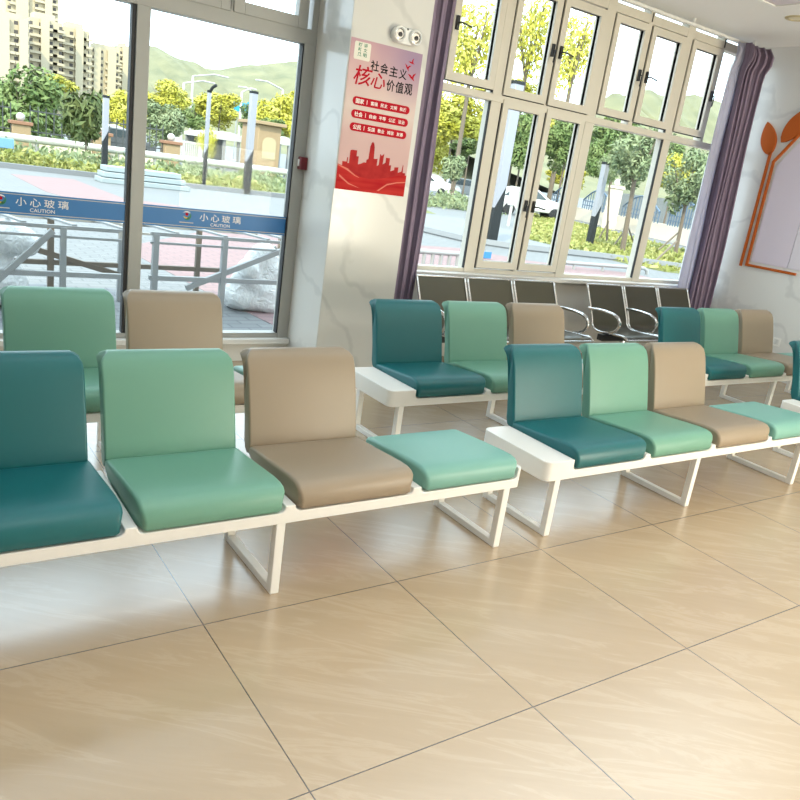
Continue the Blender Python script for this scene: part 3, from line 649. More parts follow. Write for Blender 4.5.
M['lf_grass'] = leafmat('grass_blades', (0.25, 0.30, 0.07), (0.46, 0.45, 0.17))
M['bark'] = mat('grey_brown_bark', (0.15, 0.12, 0.09), 0.9)
M['pale_wall'] = mat('sand_render_wall', (0.50, 0.44, 0.36), 0.8)
M['brickpost'] = mat('orange_stone_pillar', (0.50, 0.36, 0.22), 0.8)
M['cap'] = mat('terracotta_cap', (0.42, 0.22, 0.14), 0.8)
M['globe'] = mat('white_globe', (0.75, 0.75, 0.72), 0.3)
M['iron'] = mat('dark_iron', (0.05, 0.055, 0.06), 0.5)
M['post_white'] = mat('pale_post_paint', (0.42, 0.44, 0.50), 0.4)
M['post_black'] = mat('dark_post_paint', (0.02, 0.024, 0.026), 0.7, spec=0.2)
M['galv'] = mat('galvanised_steel', (0.40, 0.41, 0.41), 0.5, metal=0.2)
M['wood'] = mat('weathered_brown_steel', (0.27, 0.22, 0.17), 0.7)
M['blue_paint'] = mat('blue_painted_iron', (0.12, 0.20, 0.30), 0.5)
M['tin'] = noisy(mat('corrugated_grey_sheet', (0.36, 0.38, 0.38), 0.6), (0.28, 0.30, 0.30), (0.42, 0.44, 0.44), 8, 2, (4, 4, 0.1))
M['pale_blue'] = mat('pale_blue_stone', (0.42, 0.50, 0.53), 0.7)
# ground
bm = BM(); box(bm, -400, 900, YW + 0.225, 900, G - 0.3, G); S('ground', bm, M['paving'], 'pale paved forecourt outside the windows', 'ground')
def patch(name, pix, m, dz, label, cat, kind='structure', pts=None):
    P = pts or [stand(u, v) for u, v in pix]; bm = BM(); prism(bm, [(p[0], p[1]) for p in P], lambda a, b_, d: (a, b_, d), G - 0.02, G + dz)
    return tag(obj(name, bm, m), label, cat, kind=kind)
patch('ground_paving', [(10.5, 174), (73.5, 179.3), (122.6, 198), (180, 206), (180, 213), (100, 207), (45.5, 191.6)], M['pink'], 0.004, 'pink paving stripe crossing the forecourt beyond the left pane', 'paving')
patch('ground_paving', None, M['pink'], 0.004, 'pink paving area close to the building', 'paving', pts=[(2.15, 10.2), (2.3, 7.0), (2.5, 4.3), (14, 4.3), (14.5, 11.0), (12.0, 12.0), (11.0, 13.5), (4.4, 13.0)])
# kerbs
bm = BM(); bar(bm, (-30, 25.6, G + 0.04), (12.3, 25.2, G + 0.04), 0.25, 0.22)
S('kerb', bm, M['kerb'], 'dark kerb in front of the shrub belt', 'kerb')
pk = [Vector((12.35, 25.2, G)), Vector((12.25, 17.2, G)), Vector((12.45, 15.0, G)), Vector((13.3, 14.3, G)), Vector((16.4, 13.7, G)), Vector((19.5, 12.2, G)), Vector((26, 9.5, G))]
bm = BM(); tube(bm, [p + Vector((0, 0, 0.04)) for p in pk], 0.14, 6); S('kerb', bm, M['kerb'], 'dark kerb curving past the right window', 'kerb')
patch('road', None, M['road'], 0.006, 'pale grey road beyond the right window', 'road', pts=[(12.5, 24.5), (12.4, 15.2), (16.4, 13.9), (26, 9.7), (60, 0), (60, 10), (24, 17.0), (19.0, 19.0), (19.5, 24.5)])
# leaves
def crown_mesh(seed, n, leaf, squash=1.0, blobs=14, inner=0.35, long=1.6):
    rnd = random.Random(seed); V, Fc = [], []
    B = []
    for k in range(blobs):
        d = Vector((rnd.gauss(0, 1), rnd.gauss(0, 1), rnd.gauss(0, 1))).normalized() * rnd.uniform(0.25, 0.72); B.append((d, rnd.uniform(0.26, 0.45)))
    for k in range(n):
        c, r = B[rnd.randrange(blobs)]; d = Vector((rnd.gauss(0, 1), rnd.gauss(0, 1), rnd.gauss(0, 1))).normalized()
        p = c + d * r * rnd.uniform(inner, 1.0) ** 0.5
        nrm = (d + Vector((rnd.gauss(0, .6), rnd.gauss(0, .6), rnd.gauss(0, .6) + 0.5))).normalized()
        t = nrm.cross(Vector((rnd.gauss(0, 1), rnd.gauss(0, 1), rnd.gauss(0, 1)))).normalized(); s = nrm.cross(t); l = leaf * rnd.uniform(0.7, 1.3)
        k0 = len(V); V += [p - t * l * long, p + s * l * 0.55, p + t * l * long, p - s * l * 0.55]; Fc.append((k0, k0 + 1, k0 + 2, k0 + 3))
    return V, Fc
CROWNS = {}
def crown(kind, m):
    key = (kind, m)
    if key not in CROWNS:
        args = {'dense': (3, 6500, 0.050, 1, 20, 0.35, 1.4), 'dense2': (11, 6000, 0.052, 1, 17, 0.35, 1.4), 'airy': (5, 2300, 0.036, 1, 20, 0.15, 1.4), 'young': (9, 1300, 0.080, 1, 12, 0.1, 2.0), 'mid': (14, 3200, 0.045, 1, 16, 0.2, 1.5)}[kind]
        V, Fc = crown_mesh(*args); me = bpy.data.meshes.new('crown'); me.from_pydata([tuple(v) for v in V], [], Fc); me.materials.append(M[m]); CROWNS[key] = me
    return CROWNS[key]
def tree(u, v, ru, rv, kind, m, label, y=None, base=None, name='tree', group=None, rtrunk=None, fork=True, ground=None):
    """crown centred behind pixel (u, v), ru x rv pixels in radius, at depth y (or on the ground point under base)"""
    if base: p0 = stand(*base); y = p0.y
    c = at(u, v, y=y); k = mpp(c); rx, rz = ru * k * 1.15, rv * k * 1.1
    if not base: p0 = Vector((c.x, c.y, G))
    r = empty(name, p0, label, 'tree', group)
    o = bpy.data.objects.new('crown', crown(kind, m)); COL.objects.link(o); o.parent = r; o.location = c - p0; o.scale = (rx, (rx + rz) / 2, rz); o.rotation_euler = (0, 0, random.uniform(0, 6.28)); 
    rt = rtrunk or max(0.04, 0.018 * (c.z - G)); h = c - p0
    bm = BM(); tube(bm, [(0, 0, 0), (h.x * .3, h.y * .3, h.z * 0.35), (h.x * 0.7, h.y * 0.7, max(0.05, h.z - rz * 0.5)), (h.x, h.y, h.z + rz * 0.3)], rt, 7, [rt, rt * .85, rt * .7, rt * .3])
    if fork:
        q = Vector((h.x * .75, h.y * .75, max(0.1, h.z - rz * 0.55)))
        for a in (0.5, 2.4, 4.4): tube(bm, [q, q + Vector((math.cos(a) * rx * .35, math.sin(a) * rx * .35, rz * .5)), q + Vector((math.cos(a) * rx * .6, math.sin(a) * rx * .6, rz * 1.0))], rt, 5, [rt * .6, rt * .4, rt * .15])
    obj('trunk', bm, M['bark'], r, smooth=60)
    return r
LG, RG = 'trees beyond the left window', 'trees beyond the right window'
tree(22, 108, 46, 46, 'dense', 'lf_green', 'broad green tree at the left edge behind the globe lamp pillar', y=43, group=LG)
tree(-32, 95, 40, 46, 'dense2', 'lf_dark', 'dark green tree cut off by the left edge of the photo', y=45, group=LG)
tree(72, 122, 26, 26, 'dense2', 'lf_grey', 'rounded grey green tree behind the young broad leaved tree', y=47, group=LG)
tree(57, 84, 24, 10, 'dense', 'lf_yellow', 'yellow tree top showing above the green trees below the apartment blocks', y=62, group=LG)
tree(120, 112, 22, 24, 'dense', 'lf_yellow', 'bright yellow tree behind the dark mullion', y=58, group=LG)
tree(86, 116, 21, 40, 'young', 'lf_dark', 'young tree with long dark leaves standing in the shrub belt', base=(86, 164), group=LG, fork=False)
tree(168, 97, 26, 18, 'dense', 'lf_yellow', 'yellow green tree just right of the mullion, above the green one', y=54, group=LG)
tree(162, 124, 26, 22, 'dense2', 'lf_grey', 'grey green tree behind the white gate', y=46, group=LG)
tree(220, 110, 28, 18, 'dense2', 'lf_yellow', 'bright yellow tree between the two forecourt posts', y=56, group=LG)
tree(278, 116, 26, 24, 'dense', 'lf_yellow', 'bright yellow tree beside the window frame on the right', y=52, group=LG)
tree(272, 130, 20, 12, 'dense2', 'lf_green', 'low green tree under the yellow tree beside the frame', y=50, group=LG)
tree(207, 142, 8, 22, 'airy', 'lf_yellow', 'thin sapling with sparse yellow leaves at the curved post', base=(206, 181), group=LG, fork=False, rtrunk=0.05)
# right window
tree(455, 118, 42, 30, 'dense', 'lf_yellow', 'bright yellow tree filling the pane beside the left curtain', y=46, group=RG)
tree(432, 150, 22, 22, 'dense2', 'lf_yellow', 'lower yellow tree over the parked white car', y=50, group=RG)
tree(470, 148, 26, 10, 'dense2', 'lf_green', 'flat green tree under the yellow tree', y=42, group=RG)
tree(454, 168, 12, 20, 'young', 'lf_grey', 'small staked sapling with narrow leaves beyond the first pane', base=(452.5, 204), group=RG, fork=False, rtrunk=0.07)
tree(475, 45, 34, 62, 'airy', 'lf_yellow', 'tall sparse eucalyptus behind the first upper casement', y=40, group=RG)
tree(532, 38, 26, 62, 'airy', 'lf_yellow', 'tall sparse eucalyptus behind the paired upper casements', y=42, group=RG)
tree(577, 52, 16, 56, 'airy', 'lf_yellow', 'slim tall tree at the right of the third upper pane', y=44, group=RG)
tree(512, 92, 40, 16, 'dense', 'lf_yellow', 'yellow tree crown behind the top of the tall lamp post', y=48, group=RG)
tree(524, 142, 26, 34, 'dense', 'lf_green', 'green tree right of the tall lamp post', y=40, group=RG)
tree(568, 145, 22, 28, 'dense2', 'lf_green', 'green tree behind the second lower casement', y=38, group=RG)
tree(566, 178, 26, 10, 'dense2', 'lf_yellow', 'low yellow bush tree over the grey fence', y=44, group=RG)
tree(604, 158, 20, 30, 'dense', 'lf_green', 'green tree behind the short lamp post', y=34, group=RG)
tree(638, 158, 34, 38, 'mid', 'lf_grey', 'grey green forked tree in the wide pane, propped with stakes', base=(622, 252), group=RG, rtrunk=0.10)
tree(608, 168, 10, 20, 'airy', 'lf_grey', 'thin staked sapling between the short lamp post and the forked tree', base=(606.8, 242.7), group=RG, fork=False, rtrunk=0.05)
tree(690, 184, 30, 38, 'mid', 'lf_grey', 'grey green tree partly behind the right curtain', base=(675, 255), group=RG, rtrunk=0.08)
tree(676, 172, 20, 20, 'dense', 'lf_yellow', 'yellow green tree behind the narrow right pane', y=28, group=RG)
tree(715, 180, 24, 26, 'dense2', 'lf_green', 'green tree hidden mostly by the right curtain', y=27, group=RG)
tree(145, 112, 26, 22, 'dense', 'lf_yellow', 'yellow green tree behind the mullion of the left window', y=64, group=LG)
tree(250, 122, 24, 16, 'dense2', 'lf_green', 'green tree behind the thick square post', y=66, group=LG)
tree(195, 118, 18, 16, 'dense', 'lf_green', 'green tree behind the curved post', y=68, group=LG)
tree(300, 118, 20, 24, 'dense2', 'lf_yellow', 'yellow tree half hidden by the right frame of the left window', y=60, group=LG)
tree(545, 128, 24, 26, 'dense2', 'lf_yellow', 'yellow tree between the two lower casements, farther back', y=58, group=RG)
tree(620, 140, 30, 26, 'dense2', 'lf_green', 'green tree farther back behind the forked tree', y=48, group=RG)
tree(660, 160, 26, 26, 'dense', 'lf_green', 'green tree far back between the forked tree and the mullion', y=44, group=RG)
tree(420, 120, 30, 40, 'dense2', 'lf_yellow', 'yellow tree mostly hidden behind the left curtain', y=52, group=RG)
tree(492, 126, 20, 34, 'dense', 'lf_yellow', 'yellow tree behind the mullion beside the tall lamp post', y=54, group=RG)
def prop_stakes(a, b_, y):
    p, q = stand(*a), at(*b_, y=y); bm = BM(); tube(bm, [p, q], 0.03, 6)
    return obj('support_stake', bm, M['wood'])
for (a, b_, lab) in (((613, 246.8), (626.4, 228), 'wooden stake propping the forked tree from the left'), ((635.7, 247.8), (628.5, 228), 'wooden stake propping the forked tree from the right'),
                     ((598, 240), (609, 221), 'wooden stake propping the thin sapling'), ((656, 252), (678, 233), 'upper wooden stake propping the tree by the curtain'), ((652, 264), (677, 241), 'lower wooden stake propping the tree by the curtain')):
    tag(prop_stakes(a, b_, stand(*a).y - 0.2), lab, 'stake', 'tree support stakes')
# low planting, uncountable
def planting(name, x0, x1, ya, yb, n, h, leaf, m, label, skip=None, z=G):
    V, Fc = [], []
    for k in range(n):
        x, y = random.uniform(x0, x1), random.uniform(ya, yb)
        if skip and not skip(x, y): continue
        hh = h * (0.55 + 0.45 * math.sin(x * 1.7 + y) * math.sin(y * 2.1 + 1))
        p = Vector((x, y, z + random.uniform(0.0, max(0.06, hh)))); t = Vector((random.gauss(0, 1), random.gauss(0, 1), random.gauss(0, 1) + 0.6)).normalized(); s = t.cross(Vector((random.gauss(0, 1), random.gauss(0, 1), 0.2))).normalized(); l = leaf * random.uniform(0.6, 1.4)
        k0 = len(V); V += [p - t * l, p + s * l * 0.45, p + t * l, p - s * l * 0.45]; Fc.append((k0, k0 + 1, k0 + 2, k0 + 3))
    o = rawobj(name, [tuple(v) for v in V], Fc, M[m]); return tag(o, label, 'shrubs', kind='stuff')
patch('lawn', None, M['lawn'], 0.008, 'planted strip beyond the forecourt kerb', 'lawn', pts=[(-30, 25.8), (12.2, 25.4), (19, 25.4), (24, 36), (24, 44), (-30, 44)])
planting('shrubbery', -14, 12, 26.6, 28.4, 6200, 0.55, 0.10, 'lf_grass', 'low yellow green ground cover behind the forecourt kerb')
planting('shrubbery', -14, 17, 28.6, 34.5, 8000, 0.72, 0.12, 'lf_grey', 'grey green shrubs in front of the white pipe')
planting('shrubbery', 18, 27, 30, 36, 3400, 0.9, 0.13, 'lf_grey', 'grey green shrubs beyond the first right pane')
lawnA = [stand(530, 214), stand(567, 221), stand(600, 229), stand(668, 247), stand(700, 256), stand(700, 276), stand(665, 272), stand(631, 265), stand(580, 252), stand(530, 240)]
patch('lawn', None, M['lawn'], 0.012, 'grass strip with trees beyond the wide right pane', 'lawn', pts=[(p.x, p.y) for p in lawnA])
def in_poly(P):
    def f(x, y):
        c = False
        for i in range(len(P)):
            a, b_ = P[i], P[i - 1]
            if (a.y > y) != (b_.y > y) and x < (b_.x - a.x) * (y - a.y) / (b_.y - a.y) + a.x: c = not c
        return c
    return f
xs = [p.x for p in lawnA]; ys = [p.y for p in lawnA]
planting('grass', min(xs), max(xs), min(ys), max(ys), 26000, 0.16, 0.10, 'lf_grass', 'tufted yellow green grass under the staked trees', in_poly(lawnA))
pth = [stand(560, 226.5), stand(600, 237), stand(662, 252.5), stand(700, 262), stand(700, 265), stand(662, 255), stand(600, 239.5), stand(560, 229)]
patch('path', None, M['road'], 0.02, 'narrow pale path through the grass strip', 'path', pts=[(p.x, p.y) for p in pth])
# posts
def post(base, top, split, w, label, curved=False):
    p = stand(*base); t = at(*top, y=p.y); s = at(*split, y=p.y); r = empty('forecourt_post', p, label, 'post', 'forecourt posts')
    h, hs = t.z - G, s.z - G
    bm = BM(); prism(bm, [(-w / 2, 0), (w / 2, 0), (w / 2, hs + w), (-w / 2, hs - w)], lambda a, b_, d: (a, d, b_), -w / 2, w / 2); obj('lower_section', bm, M['post_black'], r, bevel=0.01)
    bm = BM(); prism(bm, [(-w / 2, hs - w), (w / 2, hs + w), (w / 2, h), (-w / 2, h)], lambda a, b_, d: (a, d, b_), -w / 2, w / 2); obj('upper_section', bm, M['post_white'], r, bevel=0.01)
    bm = BM(); box(bm, -w * .55, w * .55, -w * .55, w * .55, h, h + 0.08)
    if curved: tube(bm, [(0, 0, h), (w * 0.5, -w, h + w * 1.5), (w * 1.2, -w * 2, h + w * 2.2)], w * 0.45, 8)
    obj('head', bm, M['post_black'], r, bevel=0.008)
    return r
post((104, 178), (107, 98), (105, 136), 0.17, 'pale post with dark foot standing at the kerb beyond the left pane')
post((246, 194), (251, 93), (246.5, 155), 0.22, 'thick pale square post beyond the pane beside the frame')
post((203.5, 188), (206, 92), (204.5, 150), 0.12, 'slim dark topped post left of the thick square post', curved=True)
post((489, 244), (515, 84), (501, 197), 0.30, 'tall thick lamp post with black foot behind the lower casement')
post((589, 245.4), (604.7, 164.3), (595.5, 210.7), 0.20, 'short pale post with black foot in the wide right pane')
p = stand(508, 226); t_ = at(513.5, 186, y=p.y); r = empty('sign_post', p, 'small white sign on a thin pole right of the tall lamp post', 'sign')
bm = BM(); tube(bm, [(0, 0, 0), (0, 0, t_.z - G)], 0.06, 8); obj('pole', bm, M['globe'], r, smooth=60)
bm = BM(); box(bm, -0.28, 0.28, -0.08, -0.05, t_.z - G - 0.75, t_.z - G); obj('plate', bm, M['globe'], r)
# iron fence with globe pillars, white pipe rail
yf = 39.0
def fence_pillar(u, vt, vb, ug, label, y=yf, w=0.75, cat='pillar'):
    t = at(u, vt, y=y); r = empty('globe_pillar', (t.x, y, G), label, 'pillar', 'globe topped pillars'); h = t.z - G
    bm = BM(); box(bm, -w / 2, w / 2, -w / 2, w / 2, 0, h - 0.15); obj('shaft', bm, M['brickpost'] if y > 30 else M['pale_wall'], r, bevel=0.02)
    bm = BM(); box(bm, -w * .62, w * .62, -w * .62, w * .62, h - 0.15, h); obj('coping', bm, M['cap'] if y > 30 else M['pale_wall'], r, bevel=0.02)
    bm = BM(); bmesh.ops.create_uvsphere(bm, u_segments=16, v_segments=10, radius=0.19, matrix=Matrix.Translation((0, 0, h + 0.18))); obj('globe', bm, M['globe'], r, smooth=80)
    return r
fence_pillar(20.5, 121, 150, 21, 'globe topped pillar beside the broad green tree')
fence_pillar(101, 132, 150, 101, 'globe topped pillar behind the kerb post')
fence_pillar(171, 141, 160, 169, 'globe topped pillar left of the white gate')
for (ua, ub, lab) in ((-40, 20.5, 'iron fence left of the globe pillar by the broad green tree'), (20.5, 101, 'iron fence behind the young broad leaved tree'), (101, 171, 'iron fence behind the mullion up to the white gate')):
    a, b_ = at(ua, 130, y=yf), at(ub, 130, y=yf); r = empty('iron_fence', ((a.x + b_.x) / 2, yf, G), lab, 'fence', 'iron fence sections'); hw = (b_.x - a.x) / 2 - 0.4
    bm = BM(); box(bm, -hw, hw, -0.1, 0.1, 0, 0.7); obj('plinth', bm, M['pale_wall'], r)
    bm = BM()
    for zz in (0.85, 1.75): box(bm, -hw, hw, -0.03, 0.03, zz, zz + 0.06)
    n = min(40, int(hw * 2 / 0.3))
    for k in range(n + 1): x = -hw + 2 * hw * k / n; box(bm, x - 0.02, x + 0.02, -0.02, 0.02, 0.7, 2.0)
    plabel(obj('railing', bm, M['iron'], r), 'dark iron railing')
a, b_ = at(-30, 131.5, y=35.5), at(300, 180.5, y=35.5)
r = empty('pipe_rail', (a.x, 35.5, G), 'thick white horizontal pipe above the shrubs', 'pipe')
bm = BM(); tube(bm, [(0, 0, a.z - G), (b_.x - a.x, 0, a.z - G)], 0.16, 10); obj('pipe', bm, M['globe'], r, smooth=60)
for k in range(9):
    x = (b_.x - a.x) * (k + 0.5) / 9; bm = BM(); tube(bm, [(x, 0, 0), (x, 0, a.z - G)], 0.08, 6); obj('support', bm, M['galv'], r, smooth=60)
# pale blue stone seat blocks on the forecourt, blue notice board
p = stand(143, 186); k = mpp(p); r = empty('stone_seat', p, 'pale blue stepped stone block on the forecourt behind the mullion', 'stone seat')
for i in range(3):
    bm = BM(); box(bm, -1.35 + i * 0.08, 1.35 - i * 0.12, -0.45 + i * .1, 0.45, i * 0.17, i * 0.17 + 0.15); obj('slab', bm, M['pale_blue'], r, bevel=0.02)
p = stand(4, 158); r = empty('notice_board', p, 'low blue topped stand at the left edge in the shrubs', 'stand')
bm = BM(); box(bm, -0.4, 0.3, -0.2, 0.2, 0.35, 0.7); obj('top', bm, mat('light_blue_board', (0.14, 0.30, 0.52), 0.5), r, bevel=0.02)
for s in (-.32, .22): bm = BM(); box(bm, s - .05, s + .05, -.15, .15, 0, .35); obj('leg', bm, M['post_black'], r)
# gate, shelter, far masts
yg = 44.0
a, b_ = at(176, 150, y=yg), at(200, 150, y=yg); t = at(186, 141, y=yg)
r = empty('white_gate', ((a.x + b_.x) / 2, yg, G), 'white barred gate beyond the left window', 'gate')
bm = BM(); w_ = (b_.x - a.x) / 2
box(bm, -w_, w_, -.05, .05, 0.2, 0.32); box(bm, -w_, w_, -.05, .05, t.z - G - 0.1, t.z - G)
for k in range(13): x = -w_ + 2 * w_ * k / 12; box(bm, x - .03, x + .03, -.03, .03, 0.2, t.z - G)
obj('gate_leaf', bm, M['globe'], r)
for s in (-1, 1): bm = BM(); box(bm, s * w_ - .12, s * w_ + .12, -.12, .12, 0, t.z - G + 0.15); obj('gate_post', bm, M['globe'], r)
def shelter(ua, ub, v, vb, y, label, dep=5.0):
    a, b_, t = at(ua, v, y=y), at(ub, v, y=y), at((ua + ub) / 2, v, y=y); w_ = (b_.x - a.x) / 2; h = t.z - G
    r = empty('vehicle_shelter', ((a.x + b_.x) / 2, y, G), label, 'shelter')
    bm = BM(); prism(bm, [(-w_, h - 0.25), (w_, h - 0.25), (w_, h - 0.05), (0, h + 0.25), (-w_, h - 0.05)], lambda c, e, d: (c, d, e), 0, dep); obj('canopy', bm, mat('white_sheet_roof', (0.55, 0.57, 0.58), 0.5), r)
    bm = BM(); box(bm, -w_ + .1, w_ - .1, dep - .2, dep, 0, h - .25); obj('rear_wall', bm, M['tin'], r)
    for s in (-.95, -.3, .35, .95): bm = BM(); box(bm, s * w_ - .08, s * w_ + .08, .1, .26, 0, h - .25); obj('column', bm, M['galv'], r)
    return r
shelter(210, 254, 137, 160, 48, 'long white roofed shelter beyond the posts'); shelter(271, 300, 141, 165, 47, 'short white roofed shelter beside the window frame')
shelter(100, 133, 129, 140, 52, 'dark roofed carport partly behind the mullion')
tw = at(262, 125, y=45.5); r = empty('gate_house', (tw.x, 45.5, G), 'sand coloured gate house between the two white shelters', 'gate house')
bm = BM(); box(bm, -.75, .75, -1.3, 1.3, 0, tw.z - G); obj('body', bm, M['brickpost'], r, bevel=0.05)
bm = BM(); box(bm, -.95, .95, -1.6, 1.6, tw.z - G, tw.z - G + .2); obj('roof', bm, M['brickpost'], r, bevel=0.03)
bm = BM(); prism(bm, [(-.45, 1.0), (.45, 1.0), (.45, 2.0)] + [(0.45 * math.cos(q), 2.0 + 0.3 * math.sin(q)) for q in (.6, 1.2, 1.9, 2.5)] + [(-.45, 2.0)], lambda c, e, d: (c, d, e), -1.34, -1.3); obj('window', bm, mat('warm_opening', (0.40, 0.34, 0.22), 0.6), r)
def mast(u, vt, y, label, arm=0.0):
    t = at(u, vt, y=y); r = empty('street_mast', (t.x, y, G), label, 'lamp mast', 'distant lamp masts'); h = t.z - G
    bm = BM(); tube(bm, [(0, 0, 0), (0, 0, h)], 0.12, 6); obj('pole', bm, M['globe'], r, smooth=60)
    bm = BM(); tube(bm, [(0, 0, h), (arm * .6, 0, h + .5), (arm, 0, h + .45)], 0.08, 6); obj('arm', bm, M['globe'], r, smooth=60)
for (u, vt, lab, arm) in ((184, 83, 'slim white lamp mast left of the curved post', 3), (193, 76, 'taller slim white lamp mast beside the curved post', 3.5), (242, 92, 'slim white lamp mast behind the thick square post', 1.5), (257, 95, 'slim white lamp mast right of the thick square post', -2), (283, 90, 'slim white lamp mast beside the frame', -3)): mast(u, vt, 75, lab, arm)
for (u, w_, lab) in ((243.5, 2.0, 'blue hoarding left of the thick square post'), (254, 1.4, 'blue hoarding right of the thick square post')):
    a = at(u, 103, y=80); b_ = at(u, 112, y=80); r = empty('hoarding', (a.x, 80, G), lab, 'hoarding', 'blue hoardings')
    bm = BM(); box(bm, -w_ / 2, w_ / 2, 0, .1, b_.z - G, a.z - G); obj('board', bm, mat('cyan_board', (0.02, 0.30, 0.55), 0.5), r)
    for s in (-.3, .3): bm = BM(); box(bm, s * w_ - .05, s * w_ + .05, .1, .2, 0, b_.z - G + .3); obj('leg', bm, M['galv'], r)
# boundary wall with blue grilles, corrugated fence, cars (right window)
A_, B_, C_ = stand(545, 213), stand(622, 232), stand(715, 253)
def wall_run(name, p, q, h, th, m, label, cat, kind=None):
    bm = BM(); d = (q - p); L = Vector((d.x, d.y, 0)).length; box(bm, 0, L, 0, th, 0, h)
    o = obj(name, bm, m, loc=(p.x, p.y, G)); o.rotation_euler = (0, 0, math.atan2(d.y, d.x)); return tag(o, label, cat, kind=kind)
hw_ = at(580, 208.6, y=(A_.y + B_.y) / 2 + 0.0).z - G
hA = max(0.8, at(600, 213, y=at(600, 226.5, z=G).y).z - G)
wall_run('boundary_wall', A_ + (A_ - B_) * 1.2, C_, hA, 0.25, M['pale_wall'], 'long sand coloured boundary wall behind the grass strip', 'wall', 'structure')
d = (C_ - A_).normalized()
def grille(u0, u1, label):
    f = lambda u: A_ + (B_ - A_) * ((u - 545) / 77)
    p, q = f(u0), f(u1); L = Vector((q.x - p.x, q.y - p.y, 0)).length; r = empty('blue_grille', (p.x, p.y + .12, G), label, 'grille', 'blue arched grilles', rz=math.atan2(q.y - p.y, q.x - p.x))
    bm = BM(); h0 = hA
    n = 12
    def top(s): return h0 + 0.55 + 0.65 * math.sin(PI * s)
    tube(bm, [(L * k / n, 0, top(k / n)) for k in range(n + 1)], .05, 6)
    for k in range(n + 1): bar(bm, (L * k / n, 0, h0), (L * k / n, 0, top(k / n)), .045)
    for zz in (.25, .5): bar(bm, (0, 0, h0 + zz), (L, 0, h0 + zz), .05)
    obj('ironwork', bm, M['blue_paint'], r)
grille(586, 611, 'blue arched grille left of the globe pillar on the boundary wall'); grille(620, 645, 'blue arched grille behind the forked tree'); grille(651, 668, 'blue arched grille right of the forked tree'); grille(552, 580, 'blue arched grille behind the second lower casement')
pp = A_ + (B_ - A_) * ((616 - 545) / 77); fence_pillar(617, 186, 225, 622, 'globe topped pillar in the boundary wall between the blue grilles', y=pp.y, w=0.55)
nrm_ = Vector(((A_ - B_).y, -(A_ - B_).x, 0)).normalized(); nrm_ = nrm_ if nrm_.x > 0 else -nrm_
f0, f1 = A_ + nrm_ * 9, B_ + nrm_ * 9
q0 = f0 + (f1 - f0) * 0.6; hF = 2.2
for k in range(60):
    q0 = f0 + (f1 - f0) * (k / 30 - .5); r0 = q0 - CAM
    if abs(400 + FPX * r0.dot(R_) / r0.dot(F_) - 597) < 4:
        hF = at(597, 186, y=q0.y).z - G; break
wall_run('corrugated_fence', f0 + (f0 - f1), f1 + (f1 - f0), hF, .1, M['tin'], 'tall grey corrugated fence behind the boundary wall', 'fence')
def car(loc, rz, paint, label):
    r = empty('parked_car', loc, label, 'car', 'parked cars', rz=rz)
    prof = [(-2.2, .35), (-2.22, .75), (-2.05, .95), (-1.45, 1.45), (-0.9, 1.55), (0.2, 1.53), (0.95, 1.08), (2.0, .92), (2.2, .7), (2.2, .35)]
    bm = BM(); prism(bm, prof, lambda a, b_, d: (a, d, b_), -.85, .85); obj('body', bm, paint, r, bevel=0.08, bseg=3)
    bm = BM(); prism(bm, [(-1.75, 1.02), (-1.35, 1.40), (-.9, 1.47), (.15, 1.45), (.75, 1.06)], lambda a, b_, d: (a, d, b_), -.87, .87); obj('side_window', bm, M['glass_dark'], r)
    bm = BM(); prism(bm, [(-2.12, .72), (-2.26, .72), (-2.22, .86), (-2.08, .90)], lambda a, b_, d: (a, d, b_), -.80, -.5); obj('tail_lamp', bm, M['red_plastic'], r)
    for x in (-1.35, 1.35):
        for s in (-1, 1):
            bm = BM(); lathe(bm, [(.33, -.1), (.34, 0), (.33, .1), (.2, .11)], (x, s * .78, .33), 'y', 20); obj('wheel', bm, M['black'], r, smooth=40)
M['glass_dark'] = mat('dark_car_glass', (0.06, 0.08, 0.09), 0.1)
white_car = mat('white_car_paint', (0.60, 0.61, 0.62), 0.25)
ym = (A_.y + B_.y) / 2 + 5
q = at(548, 201, y=30.5); car((q.x, 32.0, G), math.radians(-25), white_car, 'white car parked behind the boundary wall, seen through the second lower casement')
q = at(431, 178, y=46); car((q.x, 46, G), math.radians(-60), white_car, 'white car parked under the yellow tree beside the left curtain')
q = at(478, 183, y=46); car((q.x, 47, G), math.radians(-30), mat('grey_car_paint', (0.30, 0.32, 0.33), 0.25), 'grey car beyond the sapling in the first pane')
q = at(116, 137, y=50); car((q.x, 50.0, G), math.radians(10), mat('dark_car_paint', (0.10, 0.11, 0.12), 0.25), 'dark car under the carport behind the mullion')
# low barrier rails outside the right window
def barrier(a, b_, y0_, label, n, end=False):
    p, q = at(*a, y=y0_), at(*b_, y=y0_); h = (p.z + q.z) / 2 - G; L = q.x - p.x
    r = empty('barrier_rail', (p.x, y0_, G), label, 'barrier', 'low steel barriers')
    bm = BM(); tube(bm, [(0, 0, h), (L, 0, h)] + ([(L + .12, -.02, h - .05), (L + .15, -.03, h - .2), (L + .1, -.02, h - .3)] if end else []), .045, 8); obj('top_rail', bm, M['galv'], r, smooth=60)
    for k in range(n):
        x = L * (k + .5) / n; bm = BM(); tube(bm, [(x, 0, 0), (x, 0, h)], .035, 8); obj('upright', bm, M['galv'], r, smooth=60)
    return r
barrier((412, 248), (470, 257.3), 9.5, 'low steel barrier with close uprights below the first right pane', 7)
barrier((560, 259.5), (643, 270.5), 11.0, 'low round steel barrier with a bent end below the wide right pane', 3, True)
p = at(487, 255, y=11.8); r = empty('blue_plate', (p.x, 11.8, G), 'small blue plate on a short peg at the foot of the tall lamp post', 'plate')
bm = BM(); box(bm, -.10, .10, -.03, 0, p.z - G - .07, p.z - G + .07); obj('plate', bm, M['blue_band'], r)
bm = BM(); box(bm, -.02, .02, 0, .03, 0, p.z - G); obj('peg', bm, M['galv'], r)
